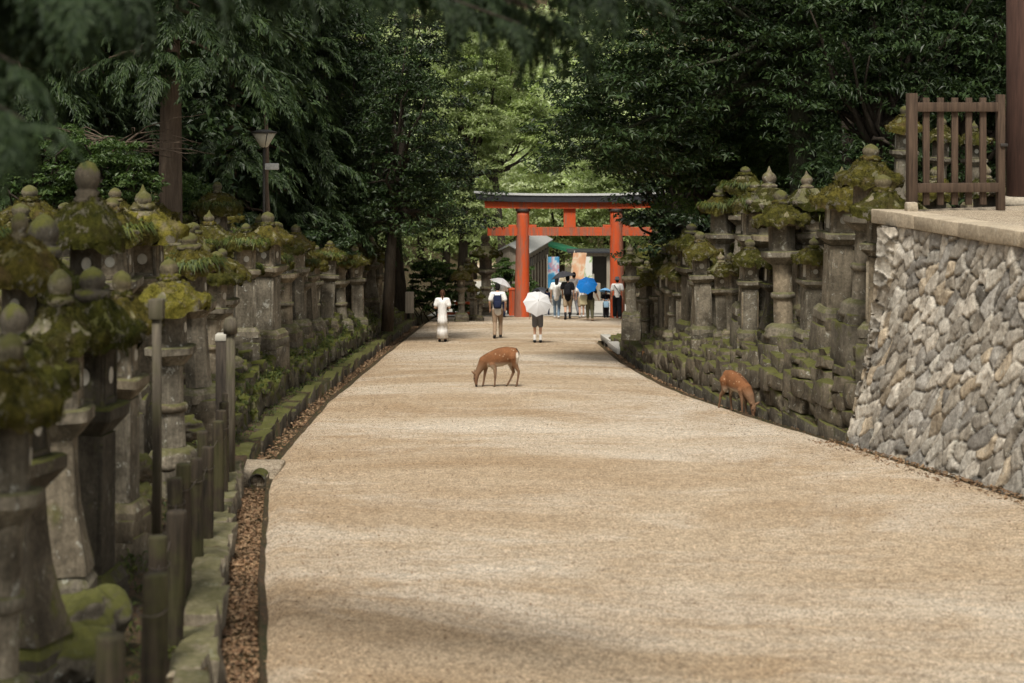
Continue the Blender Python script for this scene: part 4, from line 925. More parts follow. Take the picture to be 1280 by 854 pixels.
# ------------------------------------------------------------------ torii
TY=77.0; ts=F/TY; tx0=(652-640)/ts; tx1=(772-640)/ts; tz=float(rz(TY))
to=empty('torii_gate',((tx0+tx1)/2,TY,tz),0,'big vermilion torii gate with a black-edged top beam spanning the path','torii gate')
hw=(tx1-tx0)/2; H0=4.47
def wear(me,w): a=me.attributes.new('wear','FLOAT','POINT'); a.data.foreach_set('value',np.asarray(w,np.float32))
for sg in(-1,1):
    b=MB(); zz=np.linspace(-.1,H0,24); V=[]; cr=cross('round',36)
    lathe(b,cr,[(.315-.055*(z/H0),z) for z in zz]); b.V=[v+np.stack([sg*(hw-.06*v[:,2]/H0),0*v[:,0],0*v[:,0]],1) for v in b.V]
    me=b.mesh('pillar',M['vermilion']); v=co(me); wear(me,sm(.0,.22,(v[:,0]-sg*hw)*(-1 if sg<0 else 1)+ .05)*.62*sm(.0,-.1,v[:,1])+.5*sm(.6,.1,v[:,2])*.4); link('pillar',me,to)
    b=MB(); lathe(b,cr,[(.30,0),(.315,.03),(.315,.10),(.30,.13)],c=(sg*(hw-.06),0,H0-.02)); b.obj('ring',M['iron'] if False else M['lamp_metal'],to)
def beam(nm,L0,z0,z1,dy,mat,curve=0,seg=32,top=None,slant=0,wr=0):
    b=MB(); xs=np.linspace(-L0,L0,seg); rows=[]
    for i,x in enumerate(xs):
        u=abs(x)/L0; up=curve*u**3; sl=slant*(1 if x>0 else -1) if i in(0,seg-1) else 0
        sec=[(-dy,z0),(dy,z0),(dy,z1),(0,z1+(top or 0)),(-dy,z1)] if top else [(-dy,z0),(dy,z0),(dy,z1),(-dy,z1)]
        rows.append([(x+sl*(1 if z>(z0+z1)/2 else 0),y,z+up) for y,z in sec])
    n=len(rows[0]); b.add(np.array(rows).reshape(-1,3),grid_faces(seg,n,True)); b.Fc.append(tuple(range(n))[::-1]); b.Fc.append(tuple(range(b.n-n,b.n)))
    me=b.mesh(nm,M[mat],False); wear(me,np.full(len(me.vertices),wr)); return link(nm,me,to)
zb=H0+.11
beam('lower_lintel',3.52,zb,zb+.27,.24,'vermilion',.03,slant=.03,wr=.02)
beam('top_lintel',3.86,zb+.273,zb+.54,.40,'torii_roof',.10,slant=.06)
beam('top_cover',3.93,zb+.543,zb+.56,.44,'torii_roof_top',.105,slant=.05,top=.06)  # pale colour paints the sunlit gleam along the dark roof's top
zn=H0-1.02
beam('tie_beam',3.42,zn,zn+.34,.13,'vermilion',0,wr=.22)
b=MB(); box(b,(0.0,0,(zn+.34+zb)/2),(.25,.12,(zb-zn-.34)/2),.012); me=b.mesh('centre_strut',M['vermilion'],False); wear(me,np.zeros(len(me.vertices))); link('centre_strut',me,to)
for sg in(-1,1):
    for s2 in(-1,1):
        b=MB(); box(b,(sg*(hw-.04)+s2*.42,0,zn+.385),(.16,.12,.055),.01); me=b.mesh('wedge',M['vermilion'],False); wear(me,np.zeros(len(me.vertices))); link('wedge',me,to)
# short red post beside the left pillar, low red rails
def redpost(px,s,hh,w,lab):
    x,Y=at(px,s); b=MB(); box(b,(0,0,hh/2),(w,w,hh/2),.02); lathe(b,cross('square'),[(w*1.15,hh),(w*1.15,hh+.05),(.01,hh+.11)]); me=b.mesh('post',M['vermilion'],False); wear(me,np.zeros(len(me.vertices))); o=link('red_post',me); o.location=(x,Y,float(rz(Y))); tag(o,lab,'post')
redpost(640,29.6,1.15,.13,'short vermilion post hugging the left torii pillar')
def redrail(pa,pb,s,lab):
    (x0,Y),(x1,_)=at(pa,s),at(pb,s); o=empty('red_rail_fence',((x0+x1)/2,Y,float(rz(Y))),0,lab,'fence'); L=(x1-x0)/2
    for z in(.30,.72):
        b=MB(); box(b,(0,0,z),(L,.04,.055),.01); me=b.mesh('rail',M['vermilion'],False); wear(me,np.full(len(me.vertices),.1)); link('rail',me,o)
    for u in(-1,0,1):
        b=MB(); box(b,(u*(L-.06),.002,.42),(.055,.055,.42),.01); me=b.mesh('post',M['lamp_metal'],False); link('post',me,o)
redrail(555,600,31,'low red rail fence behind the domed lantern left of the torii'); redrail(603,637,29,'low red rail fence between the tall lantern and the torii')
# ------------------------------------------------------------------ buildings and banners beyond
bl=empty('storehouse',(1.2,91,float(rz(91))),math.atan2(8.5,1.25)-math.pi/2,'pale plank-walled storehouse with grey roof beyond the torii','building')
def bp(nm,c,h,mat,par=None,r=.01,rot=None):
    b=MB(); box(b,c,h,r,1,0,rot); return b.obj(nm,M[mat],par or bl,False)
bp('wall',(-.65,0,1.35),(.65,4.6,1.55),'plank_wood')
for i in range(9): bp('batten',(.025,-4.4+i*1.1,1.2),(.028,.05,1.4),'gate_wood')
bp('window_strip',(.03,0,2.35),(.02,4.3,.20),'lamp_metal')
for i in range(14): bp('window_bar',(.06,-4.2+i*.65,2.35),(.015,.04,.20),'plank_wood')
bp('roof',(-.22,0,3.16),(.50,4.8,.04),'torii_roof_top',rot=roty(R(28))); bp('roof',(-1.08,0,3.165),(.50,4.8,.04),'torii_roof_top',rot=roty(R(-28)))
b=MB(); b.add([(0,-4.603,2.9),(-1.3,-4.603,2.9),(-.63,-4.603,3.35)],[(0,1,2)]); b.obj('gable',M['plank_wood'],bl,False)
aw=empty('market_awning',(3.0,100,float(rz(100))),0,'green sloping awning on posts beyond the torii','awning')
t=NT('awning_green'); t.col((.03,.17,.085)); M['awning']=t.m
b=MB(); b.add([(-1.4,-1.2,3.25),(1.25,-1.2,2.55),(1.25,1.6,2.55),(-1.4,1.6,3.25),(-1.4,-1.2,3.12),(1.25,-1.2,2.35),(1.25,1.6,2.35),(-1.4,1.6,3.12)],[(0,1,2,3),(4,7,6,5),(0,4,5,1),(1,5,6,2),(2,6,7,3),(3,7,4,0)]); b.obj('canopy',M['awning'],aw,False)
for x_,h_ in((-1.3,3.1),(1.15,2.4)):
    for y_ in(-1.1,1.5):
        b=MB(); tube(b,[(x_,y_,0),(x_,y_,h_)],.04,8); b.obj('post',M['iron'],aw)
def banner(px,s,y0,y1,w,lean,cols,lab):
    x,Y=at(px,s); z=float(rz(Y))+.07; zt=E-(y0-HZ)/s; zb_=E-(y1-HZ)/s; o=empty('banner_flag',(x,Y,z),0,lab,'banner'); n=30; u=np.linspace(-w/2,w/2,12); v=np.linspace(zb_-z,zt-z,n)
    U,V=np.meshgrid(u,v,indexing='ij'); X=U+lean*(V-V.min()); Yc=.05*np.sin(U*9+V*3); b=MB(); b.add(np.stack([X,Yc,V],-1).reshape(-1,3),grid_faces(12,n)); me=b.mesh('cloth',M['banner_cloth'])
    vv=co(me); q=fbm(np.stack([vv[:,0]*2.5,vv[:,2]*2.2,0*vv[:,0]+px],1),3,5); idx=np.clip(((q-.32)/.36*len(cols)).astype(int),0,len(cols)-1); paint(me,np.array(cols)[idx]); link('cloth',me,o)
    b=MB(); tube(b,[(-w/2-.03,0,0),(-w/2-.03+lean*.2,0,.3),(-w/2-.03+lean*(zt-z),0,zt-z+.1)],.018,6); b.obj('pole',M['paper'],o)
banner(692,25.5,321,360,.55,.0,[(.06,.28,.52),(.10,.36,.60),(.55,.6,.66),(.5,.3,.38),(.12,.38,.62)],'blue and pink patterned banner beside the storehouse wall')
banner(719,27,316,366,.62,.12,[(.62,.35,.21),(.66,.43,.28),(.68,.55,.41),(.62,.36,.22)],'peach orange banner leaning right behind the walking group')
banner(734,26,321,352,.45,.02,[(.66,.66,.62),(.6,.62,.55),(.30,.42,.2),(.66,.66,.62)],'narrow white and green banner right of the orange one')
kb=empty('kiosk',(4.15,97,float(rz(97))+.07),0,'dark open kiosk doorway with a small red panel beyond the torii','kiosk')
def kp(nm,c,h,mat): 
    b=MB(); box(b,c,h,.01); b.obj(nm,M[mat],kb,False)
kp('post',(-.85,0,1.2),(.07,.1,1.2),'plank_wood');kp('post',(.95,0,1.2),(.14,.1,1.2),'plank_wood');kp('lintel',(.05,.01,2.45),(1.1,.12,.09),'plank_wood');kp('back_panel',(0,.9,1.2),(.9,.05,1.15),'lamp_metal');kp('counter',(-.1,.4,.45),(.6,.3,.45),'plank_wood');kp('roof',(.05,.5,2.60),(1.3,.9,.05),'torii_roof')  # dark back panel paints the shade inside the doorway
simple('red_panel',(.6,.03,.03),.5); kp('red_panel',(-.15,.30,1.75),(.22,.03,.13),'red_panel'); kp('notice',(-.1,.32,1.2),(.28,.02,.2),'paper')
for i,(px,s,hh) in enumerate([(660,27.5,1.35),(656,27.8,1.5),(648,28.2,1.3),(795,27,1.3)]):
    x,Y=at(px,s); b=MB(); box(b,(0,0,hh/2),(.08,.08,hh/2),.02,i,.004); lathe(b,cross('square'),[(.08,hh-.002),(.005,hh+.08)]); o=b.obj('stone_post',M['concrete'],None,False); o.location=(x,Y,float(rz(Y))); tag(o,'slender pale stone fence post standing beyond the torii','post','pale stone fence posts beyond the torii')
# ------------------------------------------------------------------ street lamp
x,Y=at(330,54); zl=E-(165-HZ)/54; z0=E-(322-HZ)/54; lp=empty('street_lamp',(x,Y,z0),0,'dark street lamp with an inverted cone shade on the left bank','street lamp'); h=zl-z0
b=MB(); tube(b,[(0,0,-1.2),(0,0,h-.32)],.03,10); b.obj('pole',M['lamp_metal'],lp)
b=MB(); lathe(b,cross('round',20),[(.06,h-.36),(.10,h-.33),(.285,h-.02),(.27,h-.018)]); b.obj('glass_shade',M['lamp_glass'],lp)
b=MB(); lathe(b,cross('round',20),[(.30,h-.03),(.31,h-.0),(.12,h+.05),(.01,h+.06)]); b.obj('cap',M['lamp_metal'],lp)
for k in range(4):
    a=k*math.pi/2+.4; b=MB(); tube(b,[(.065*math.cos(a),.065*math.sin(a),h-.36),(.30*math.cos(a),.30*math.sin(a),h-.02)],.012,6); b.obj('strut',M['lamp_metal'],lp)
b=MB(); box(b,(.19,-.05,h-.80),(.16,.06,.075),.02); b.obj('speaker_box',M['white_box'],lp)
# ------------------------------------------------------------------ wooden posts in the near left gutter, with wire
posts=[(136,250,795,.15),(190,215,719,.155),(199,176,670,.14),(214,165,638,.16),(220,150,598,.135),(229,144,580,.14),(246,130,573,.125),(259,122,559,.13),(257,115,539,.125),(273,110,526,.135),(279,104,513,.12),(281,99,503,.12),(282,95,491,.125)]
wp=[]
desc=['shortest weathered post at the bottom left edge, soft with blur','thick dark front post with a flat top at lower left','dark post directly behind the thick front post','light-sided mossy post third back in the bent line','slim dark post fourth back with a wire loop','dark post just behind the slim one','straight brown post right of the cluster of dark ones','greenish post with a rounded edge near the middle of the line','dark post rising behind the greenish one','tall brown post leaning slightly beside the leafy gutter','brown post near the far end with bare grain','thin post second from the far end','farthest short post before the gutter slab']
for i,(px,s,top,dm) in enumerate(posts):
    x,Y=at(px,s); zt=E-(top-HZ)/s; zb=float(rz(Y))-.25; b=MB(); n=14; a=np.arange(n)/n*6.283; zz=np.linspace(0,zt-zb-.015,10); cr=cross('round',18)
    ln=(random.gauss(0,.012),random.gauss(0,.012)); lathe(b,cr,[(dm/2*(1.03-.04*z),z) for z in zz]+[(dm/2*.90,zt-zb)],seed=i,amp=.008,f=7)
    b.V=[v+np.outer(v[:,2],[ln[0],ln[1],0]) for v in b.V]; o=b.obj('wooden_post',M['post_wood']); o.location=(x,Y,zb); tag(o,desc[i],'post','wooden posts lining the near left gutter'); wp.append((x,Y,zt,dm))
for i in range(1,len(wp)-1):
    a,c=wp[i],wp[i+1]; b=MB(); pts=[]
    for t in np.linspace(0,1,9): pts.append((a[0]*(1-t)+c[0]*t+.0,a[1]*(1-t)+c[1]*t,(a[2]-.2)*(1-t)+(c[2]-.2)*t-.05*math.sin(t*math.pi)))
    tube(b,pts,.003,5)
    for q in(a,c):
        an=np.linspace(0,6.283,15); tube(b,np.stack([q[0]+(q[3]/2+.006)*np.cos(an),q[1]+(q[3]/2+.006)*np.sin(an),0*an+q[2]-.2+.02*np.sin(an)],1),.0035,5)
    o=b.obj('tie_wire',M['wire']); tag(o,'rusty tie wire strung between neighbouring wooden gutter posts','wire','tie wires between the wooden posts')
def pole(px,s,top,bot,dm,mat,lab,cap=None,sq=False):
    x,Y=at(px,s); zt=E-(top-HZ)/s; zb=E-(bot-HZ)/s; o=empty('wooden_post',(x,Y,zb),0,lab,'post'); b=MB(); lathe(b,cross('square' if sq else 'round'),[(dm/2,-.5),(dm/2,(zt-zb)*.5),(dm/2*.96,zt-zb)],amp=.006,f=6,seed=int(px)); b.obj('shaft',M[mat],o)
    if cap=='white': b=MB(); box(b,(0,0,zt-zb+.03),(dm*.52,dm*.52,.045),.01,1,.006); b.obj('cap',M['paper'],o)
    if cap=='round': b=MB(); lathe(b,cross('round',18),[(dm*.75,-.16),(dm*.78,-.05),(dm*.6,.04),(.01,.07)],c=(0,0,zt-zb)); b.obj('cap',M['grey_post'],o)
    if cap=='tin': b=MB(); box(b,(0,0,zt-zb-.06),(dm*.85,dm*.85,.09),.012); b.obj('cap',M['grey_post'],o)
pole(280,94,424,603,.20,'charred_wood','charred dark square post with a pale top on the left','white',True)
pole(288,95,402,600,.12,'grey_post','grey round-capped pole beside the charred dark post','round')
pole(196,140,378,650,.075,'grey_post','tall thin leaning pole with a small tin cap in front of the yellow-mossed lantern','tin',True)
# little wooden tablet at the right kerb
x,Y=at(808,48.5); tb=empty('wooden_tablet',(x,Y,float(rz(Y))+.08),0,'small orange-brown wooden tablet leaning on the right kerb','tablet'); b=MB(); box(b,(0,0,.16),(.10,.015,.14),.004,0,0,rotx(R(-14))); b.obj('board',M['sign_wood'],tb)
b=MB()
for k in range(4): box(b,(-.055+.035*k*1.05,-.018+.003*0,.16+.02*(k%2)),(.006,.003,.085-.012*(k%3)),.001,0,0)
b.V=[v@rotx(R(-14)).T for v in b.V]; b.obj('writing',M['iron'],tb)
x,Y=at(512,32); nb=empty('notice_board',(x,Y,E-(398-HZ)/32),.2,'pale narrow notice board near the big dark trunk','notice board'); b=MB(); box(b,(0,0,.62),(.17,.025,.42),.01); b.obj('board',M['plank_wood'],nb)
for sg in(-1,1): b=MB(); box(b,(sg*.14,.04,.3),(.025,.02,.5),.005); b.obj('leg',M['gate_wood'],nb)
# ------------------------------------------------------------------ trees
def leaves(mb, C, Rd, per, size, seed, up=.75, asp=.46, droop=.25):
    g=np.random.default_rng(seed); n=len(C)*per; idx=np.repeat(np.arange(len(C)),per)
    d=g.normal(size=(n,3)); d/=np.linalg.norm(d,axis=1,keepdims=True); fl=d[:,2]<-.2; d[fl,2]*=-.6
    rad=g.random(n)**.45; pos=C[idx]+d*Rd[idx]*rad[:,None]
    nr=d*.55+np.array([0,0,up])+g.normal(size=(n,3))*.42; nr/=np.linalg.norm(nr,axis=1,keepdims=True)
    t=np.cross(nr,g.normal(size=(n,3))); t/=np.linalg.norm(t,axis=1,keepdims=True)+1e-9; w=np.cross(nr,t); L=size*g.uniform(.6,1.35,n)[:,None]
    b0=pos-t*L*.5; tp=pos+t*L*.5-np.array([0,0,1])*L*droop; m=pos+nr*L*.06; W=L*asp
    V=np.stack([b0,m-w*W*.5,tp,m+w*W*.5],1).reshape(-1,3); mb.add(V,np.arange(n*4).reshape(-1,4)); return mb
def crown_pts(blobs, nclump, seed, cr=(.35,.75), bottom=-.75):
    g=np.random.default_rng(seed); vol=np.array([b[3]*b[4]*b[5] for b in blobs])**.67; k=g.choice(len(blobs),nclump,p=vol/vol.sum()); B=np.array(blobs)
    d=g.normal(size=(nclump,3)); d/=np.linalg.norm(d,axis=1,keepdims=True); d[:,2]=np.where(d[:,2]<bottom,-d[:,2]*.5,d[:,2]); r=(.45+.55*g.random(nclump)**.6)*(1+.16*g.normal(size=nclump))
    C=B[k,:3]+d*B[k,3:]*r[:,None]; q=g.uniform(cr[0],cr[1],nclump); Rd=np.stack([q,q,q*.55],1); return C,Rd
def limbs(mb, base, C, n, r0, seed, mid=.5):
    g=np.random.default_rng(seed); 
    for i in g.choice(len(C),min(n,len(C)),replace=False):
        e=C[i]; s=np.array(base)+np.array([0,0,g.uniform(-1,1)*.8]); m=s*.5+e*.5+g.normal(size=3)*.35+np.array([0,0,-.2]); t=np.linspace(0,1,7)[:,None]
        p=(1-t)**2*s+2*t*(1-t)*m+t*t*e; p[1:-1]+=g.normal(size=(5,3))*.06; tube(mb,p,np.linspace(r0,.018,7),6)
def tree(name,loc,trunk,blobs,nclump,per,size,leaf,barkm,seed,label,group=None,cr=(.35,.75),nl=26,lr=.10,asp=.46,up=.75):
    o=empty(name,loc,0,label,'tree',group); b=MB(); pts=[p[:3] for p in trunk]; tube(b,pts,[p[3] for p in trunk],14)
    # root flare
    C,Rd=crown_pts(blobs,nclump,seed,cr); limbs(b,trunk[-2][:3],C,nl,lr,seed+1)
    V=b.verts(); V=V+(.05*(fbm(V*2.5,2,3)-.5)[:,None]); b.V=[V]; b.obj('trunk',M[barkm],o)
    f=MB(); leaves(f,C,Rd,per,size,seed+2,asp=asp,up=up); f.obj('crown',M[leaf],o,False); return o
# the great dark evergreen on the left, overhanging the end of the lantern row
x,Y=at(498,31.2); z=E-(397-HZ)/31.2
tree('broadleaf_tree',(x,Y,z),[(0,0,-.4,.50),(.05,0,.3,.40),(-.12,.1,2,.33),(-.25,0,4.5,.28),(-.3,0,8,.15)],[(-.9,-1.5,7.6,3.6,4,4.4),(1.6,-2.5,5.0,2.0,2.5,2.6),(-3.2,-3,5.2,2.6,3,3.6),(-2.6,-4,2.4,1.8,2,2.0),(-.2,-3,11.5,3.0,3.5,3)],720,62,.17,'leaf_shaded','bark_dark',41,'huge dark evergreen with a thick bare trunk left of the torii',cr=(.4,.85))
x,Y=at(440,38); tree('broadleaf_tree',(x-.9,Y,float(rz(Y))+1.3),[(0,0,-.4,.34),(0,0,2,.26),(.1,0,4,.2),(.1,0,7,.1)],[(-.3,0,7,2.6,3,3.6),(.9,-.6,4.4,1.7,2,2.1),(-1.5,-.5,4.2,2.2,2,2.3)],520,60,.16,'leaf_shaded','bark_dark',47,'dark evergreen behind the middle of the left lantern row',cr=(.4,.8))
x,Y=at(520,40); tree('broadleaf_tree',(x-.9,Y,float(rz(Y))+.7),[(0,0,-.3,.20),(.1,0,2,.16),(.3,0,4.2,.12),(.5,0,6,.07)],[(.5,-.2,6.2,1.5,1.8,2.4),(.9,.2,3.6,1.2,1.4,1.3),(-.4,0,3.6,1.3,1.5,1.4)],300,60,.13,'leaf_dark','bark_dark',49,'glossy green tree hanging over the far end of the left lanterns',cr=(.3,.6))
x,Y=at(590,27); tree('broadleaf_tree',(x-.5,Y,float(rz(Y))),[(0,0,-.4,.3),(.1,0,3,.22),(.3,0,6,.15),(.3,0,9,.08)],[(.2,0,8.2,2.2,2.6,2.8),(-.4,-.6,4.6,2.1,2.2,2.0),(.9,-.4,11.4,2.0,2.4,2.0)],480,70,.17,'leaf_lit','bark_dark',53,'mid green leafy tree directly left behind the torii',cr=(.35,.8))
x,Y=at(625,24); tree('broadleaf_tree',(x,Y,float(rz(Y))),[(0,0,-.4,.3),(.1,0,3,.22),(-.3,0,7,.16),(-.3,0,11,.08)],[(-.6,0,12.0,2.8,2.6,3.0),(.6,0,9.4,2.2,2.4,2.0),(-1.8,0,8.6,2,2,2)],520,70,.19,'leaf_sunlit','bark_dark',57,'bright sunlit tree rising high behind the left end of the torii',cr=(.4,.85))
x,Y=at(700,20); tree('broadleaf_tree',(x,Y,float(rz(Y))),[(0,0,-.4,.3),(.1,0,3,.24),(.3,0,6,.17),(.3,0,9,.08)],[(.2,0,9.4,3.2,3,3.0),(1.9,-.5,5.8,2.6,2.6,1.6),(-1.5,-.6,6.4,2.4,2.4,1.7),(3.6,-.4,7.2,2.2,2,1.8)],620,66,.20,'leaf_hazed','bark_dark',59,'pale hazy green tree centred beyond the torii',cr=(.45,.95))
x,Y=at(775,21.5); tree('broadleaf_tree',(x,Y,float(rz(Y))),[(0,0,-.4,.3),(.1,0,3,.24),(.0,0,5,.17),(.0,0,8,.08)],[(-.2,0,6.6,2.6,2.6,2.4),(-1.6,-.4,4.9,2.0,2.0,1.0),(1.6,0,5.0,2.4,2,1.6)],520,66,.17,'leaf_lit','bark_dark',61,'green tree behind the right half of the torii',cr=(.4,.85))
# the big overhanging tree on the right with the ivy trunk
x,Y=at(1006,51); z=float(rz(Y))+2.1
tree('broadleaf_tree',(x,Y,z),[(.15,0,-1,.46),(.05,0,.6,.37),(-.05,0,3,.34),(-.15,0,6,.30),(-.3,.2,10,.15)],[(-4.0,1.5,4.6,2.4,3,2.0),(-2.0,.8,5.8,2.6,3,2.4),(-5.0,2.5,3.4,1.5,2.5,1.15),(-3.2,1.6,3.3,1.8,2.4,1.3),(-.6,1.0,7.8,3,3,2.6),(-3.4,1.0,7.4,2.6,2.6,2)],900,62,.15,'leaf_dark','bark_ivy',67,'big dark tree with an ivy-clad leaning trunk overhanging the path on the right',cr=(.35,.75),nl=40,lr=.12,asp=.40)
x,Y=at(905,47); tree('broadleaf_tree',(x+.2,Y,float(rz(Y))+1.6),[(.3,.2,-.5,.22),(0,0,1,.17),(-.3,0,2.8,.13),(-.6,0,4.4,.07)],[(-.5,0,4.6,1.7,1.6,1.5),(-1.7,-.2,4.0,1.2,1.3,.9),(.9,-.3,3.6,1.3,1.3,1.1),(-.5,-.3,2.9,1.5,1.2,.8)],330,58,.15,'leaf_mid','bark_dark',71,'layered green tree leaning in above the middle right lanterns',cr=(.3,.6),asp=.36)
for (px,s,bl_,lab,sd,lf) in [(1090,52,[(0,0,3.2,2.2,1.8,2.6),(-1.2,0,5.8,1.8,1.6,2.2),(1.2,.3,5.6,2,1.6,2.4)],'dense dark green tree right of the ivy trunk',73,'leaf_dark'),(1195,50,[(0,0,3.0,2.3,1.8,2.8),(1.1,0,6,2.2,1.8,2.4),(-1.0,.2,6.2,1.8,1.6,2)],'dense dark evergreen behind the picket gate',79,'leaf_dark'),(1300,48,[(0,0,3.0,2.3,1.8,2.8),(0,0,6,2.2,1.8,2.4)],'dense dark evergreen at the far right edge behind the pillar',83,'leaf_dark'),(950,43,[(0,0,4.2,2.0,1.8,2.4),(-.4,0,7,2.4,1.8,2.2)],'dark tree between the ivy trunk and the layered green one',89,'leaf_dark')]:
    x,Y=at(px,s); tree('broadleaf_tree',(x,Y,float(rz(Y))+2.6),[(0,0,-1,.3),(0,0,1,.24),(.1,0,3,.2),(0,0,6,.1)],bl_,480,62,.16,lf,'bark_dark',sd,lab,cr=(.35,.7),asp=.34,up=.55)
x,Y=at(850,33); tree('broadleaf_tree',(x,Y,float(rz(Y))+.4),[(0,0,-1,.3),(0,0,1,.24),(.1,0,3,.2),(0,0,6,.1)],[(0,0,4.6,2.6,2,2.8),(-1.2,0,7.6,2.8,2,2.4),(1.8,0,7.2,2.4,2,2.6),(.6,0,2.6,2.4,1.5,1.6)],560,60,.19,'leaf_shaded','bark_dark',91,'shadowy tree behind the tall black lantern on the right',cr=(.4,.8))
# cedars
def frond(seed,L=1.5,droop=.9,nt=22):
    g=np.random.default_rng(seed); V=[];t=np.linspace(0,1,nt); P=np.stack([t*L*(1-.25*t),0*t,.10*t-droop*L*.6*t**2],1)
    def blade(p,d,l,w):
        d=d/np.linalg.norm(d); s=np.cross(d,[0,0,1]); s/=np.linalg.norm(s)+1e-9; s=s+g.normal(size=3)*.35; m=p+d*l*.45; V.extend([p,m-s*w,p+d*l-np.array([0,0,l*.25]),m+s*w])
    for i in range(1,nt):
        for sg in(-1,1):
            l=.40*L*(1-.55*t[i])*g.uniform(.6,1.15); d=np.array([.75,sg*.75,-.35-.5*t[i]])+g.normal(size=3)*.16; d/=np.linalg.norm(d); 
            for k in range(4):
                q=P[i]+d*l*k/4*.9+np.array([0,0,-.08*l*(k/4)**2]); 
                for s2 in(-1,1): blade(q,d+np.array([0,0,-.35])+g.normal(size=3)*.25+s2*np.array([.3,.0,.1])*.6+np.array([0,s2*.35,0]),l*.42,.014*L)
    return np.array(V)
FR=[frond(s,1.5,d) for s,d in((1,.7),(2,1.0),(3,1.3))]
def cedar_mesh(h,n,r0,seed,zmin=1.5,scale=1.0,az=None):
    g=np.random.default_rng(seed); f=MB(); br=MB()
    for i in range(n):
        u=g.random(); z=zmin+(h-zmin)*u; rad=(r0*(1-u*.75))*g.uniform(.35,1); a=g.uniform(0,6.283) if az is None else g.normal(az,.8)
        k=scale*g.uniform(.7,1.25); v=FR[g.integers(3)]*k; v=v@rotx(g.normal(0,.25)).T@roty(g.normal(.05,.2)).T@rotz(a+g.normal(0,.35)).T+np.array([math.cos(a)*rad,math.sin(a)*rad,z-rad*.25])
        f.add(v,np.arange(len(v)).reshape(-1,4))
        if i%4==0: tube(br,[(0,0,z+.1),(math.cos(a)*rad*.5,math.sin(a)*rad*.5,z-.05),(math.cos(a)*rad,math.sin(a)*rad,z-rad*.25)],[.05,.035,.015],5)
    return f,br
def cedar(loc,h,n,r0,seed,label,tr,bk='bark_cedar',leaf='needle',zmin=1.5,scale=1.0,group=None,az=None):
    o=empty('cedar_tree',loc,0,label,'tree',group); f,br=cedar_mesh(h,n,r0,seed,zmin,scale,az)
    tube(br,[(0,0,-1),(0,0,0),(.03,0,h*.4),(0,0,h)],[tr*1.35,tr*1.05,tr*.85,tr*.3],14); V=br.verts(); br.V=[V+(.05*(fbm(V*2.5,2,3)-.5)[:,None])]; br.obj('trunk',M[bk],o); f.obj('crown',M[leaf],o,False); return o
x,Y=at(212,58); c1=cedar((x,Y,float(rz(Y))+2.6),10,190,2.2,101,'cedar with a reddish bare trunk showing above the left lanterns',.26,zmin=4.6,scale=.9)
x,Y=at(285,44); cedar((x,Y,float(rz(Y))+2.8),11,480,2.3,103,'cedar with heavy drooping fronds left of the street lamp',.24,zmin=.6,scale=.85)
x,Y=at(352,41); cedar((x,Y,float(rz(Y))+2.8),11,380,2.2,107,'dark drooping cedar behind the street lamp',.26,zmin=1.2,scale=.85)
x,Y=at(110,46); cedar((x,Y,float(rz(Y))+3.6),10,420,2.6,109,'shady cedar left of the reddish trunk',.24,zmin=1.5,scale=.8)
x,Y=at(15,52); cedar((x,Y,float(rz(Y))+3.8),10,400,2.6,113,'shady cedar at the far left edge',.26,zmin=1,scale=.8)
x,Y=at(390,36); cedar((x,Y,float(rz(Y))+2.8),14,260,3.0,127,'tall cedar in the gloom right of the street lamp',.3,zmin=1.5,scale=1.3)
# broken snag
x,Y=at(330,53); z=E-(330-HZ)/53; b=MB(); sg_=[(324,80),(330,100),(331,130),(333,160),(334,200),(333,225),(334,245),(338,330)]
tube(b,[((px-326)/53,0.0,(330-py)/53) for px,py in sg_],[.015,.03,.04,.045,.05,.045,.05,.07],8); o=b.obj('dead_branch',M['bark_cedar']); o.location=((326-640)/53,Y,z); tag(o,'bare crooked dead stem standing behind the street lamp','dead tree')
# shrubs on the left bank
def shrub(px,s,ybase,w,h_,leaf,seed,lab,size=.10):
    x,Y=at(px,s); o=empty('shrub',(x,Y,E-(ybase-HZ)/s),0,lab,'shrub'); C,Rd=crown_pts([(0,0,h_*.5,w,w,h_*.55),(w*.5,0,h_*.35,w*.6,w*.6,h_*.4),(-w*.5,.1,h_*.3,w*.6,w*.6,h_*.35)],150,seed,(.14,.32)); b=MB(); limbs(b,(0,0,.1),C,22,.03,seed); b.obj('stems',M['bark_dark'],o); f=MB(); leaves(f,C,Rd,60,size,seed,up=.8); f.obj('foliage',M[leaf],o,False)
shrub(130,62,266,1.0,1.5,'leaf_mid',131,'bright green shrub under the cedars behind the ball-topped lantern')
shrub(60,62,270,1.0,1.9,'leaf_mid',133,'dark leafy shrub at left behind the mossy roofs'); shrub(215,54,268,.9,.9,'leaf_mid',137,'leafy shrub at the foot of the reddish cedar trunk')
shrub(390,44,330,1.1,1.2,'leaf_dark',139,'dark shrub behind the lanterns right of the street lamp'); shrub(545,31,398,1.2,2.6,'leaf_mid',141,'leafy bush left of the domed lantern by the torii',.14); shrub(640,27.5,392,1.0,2.4,'leaf_mid',143,'bush behind the left torii pillar',.15)
# twiggy dead brush
x,Y=at(150,60); b=MB(); g=np.random.default_rng(5)
for i in range(34):
    a=g.uniform(0,6.283); p=np.array([0,0,0.]); pts=[p]
    d=np.array([math.cos(a)*1.2,math.sin(a)*.6,g.uniform(.0,.6)])
    for k in range(6): p=p+d*.24+g.normal(size=3)*.06; d=d+np.array([0,0,-.12]); pts.append(p)
    tube(b,pts,np.linspace(.018,.004,7),4)
o=b.obj('dry_branches',M['bark_cedar']); o.location=(x,Y,E-(185-HZ)/60); tag(o,'spray of bare dry branches above the bright green shrub','branches')
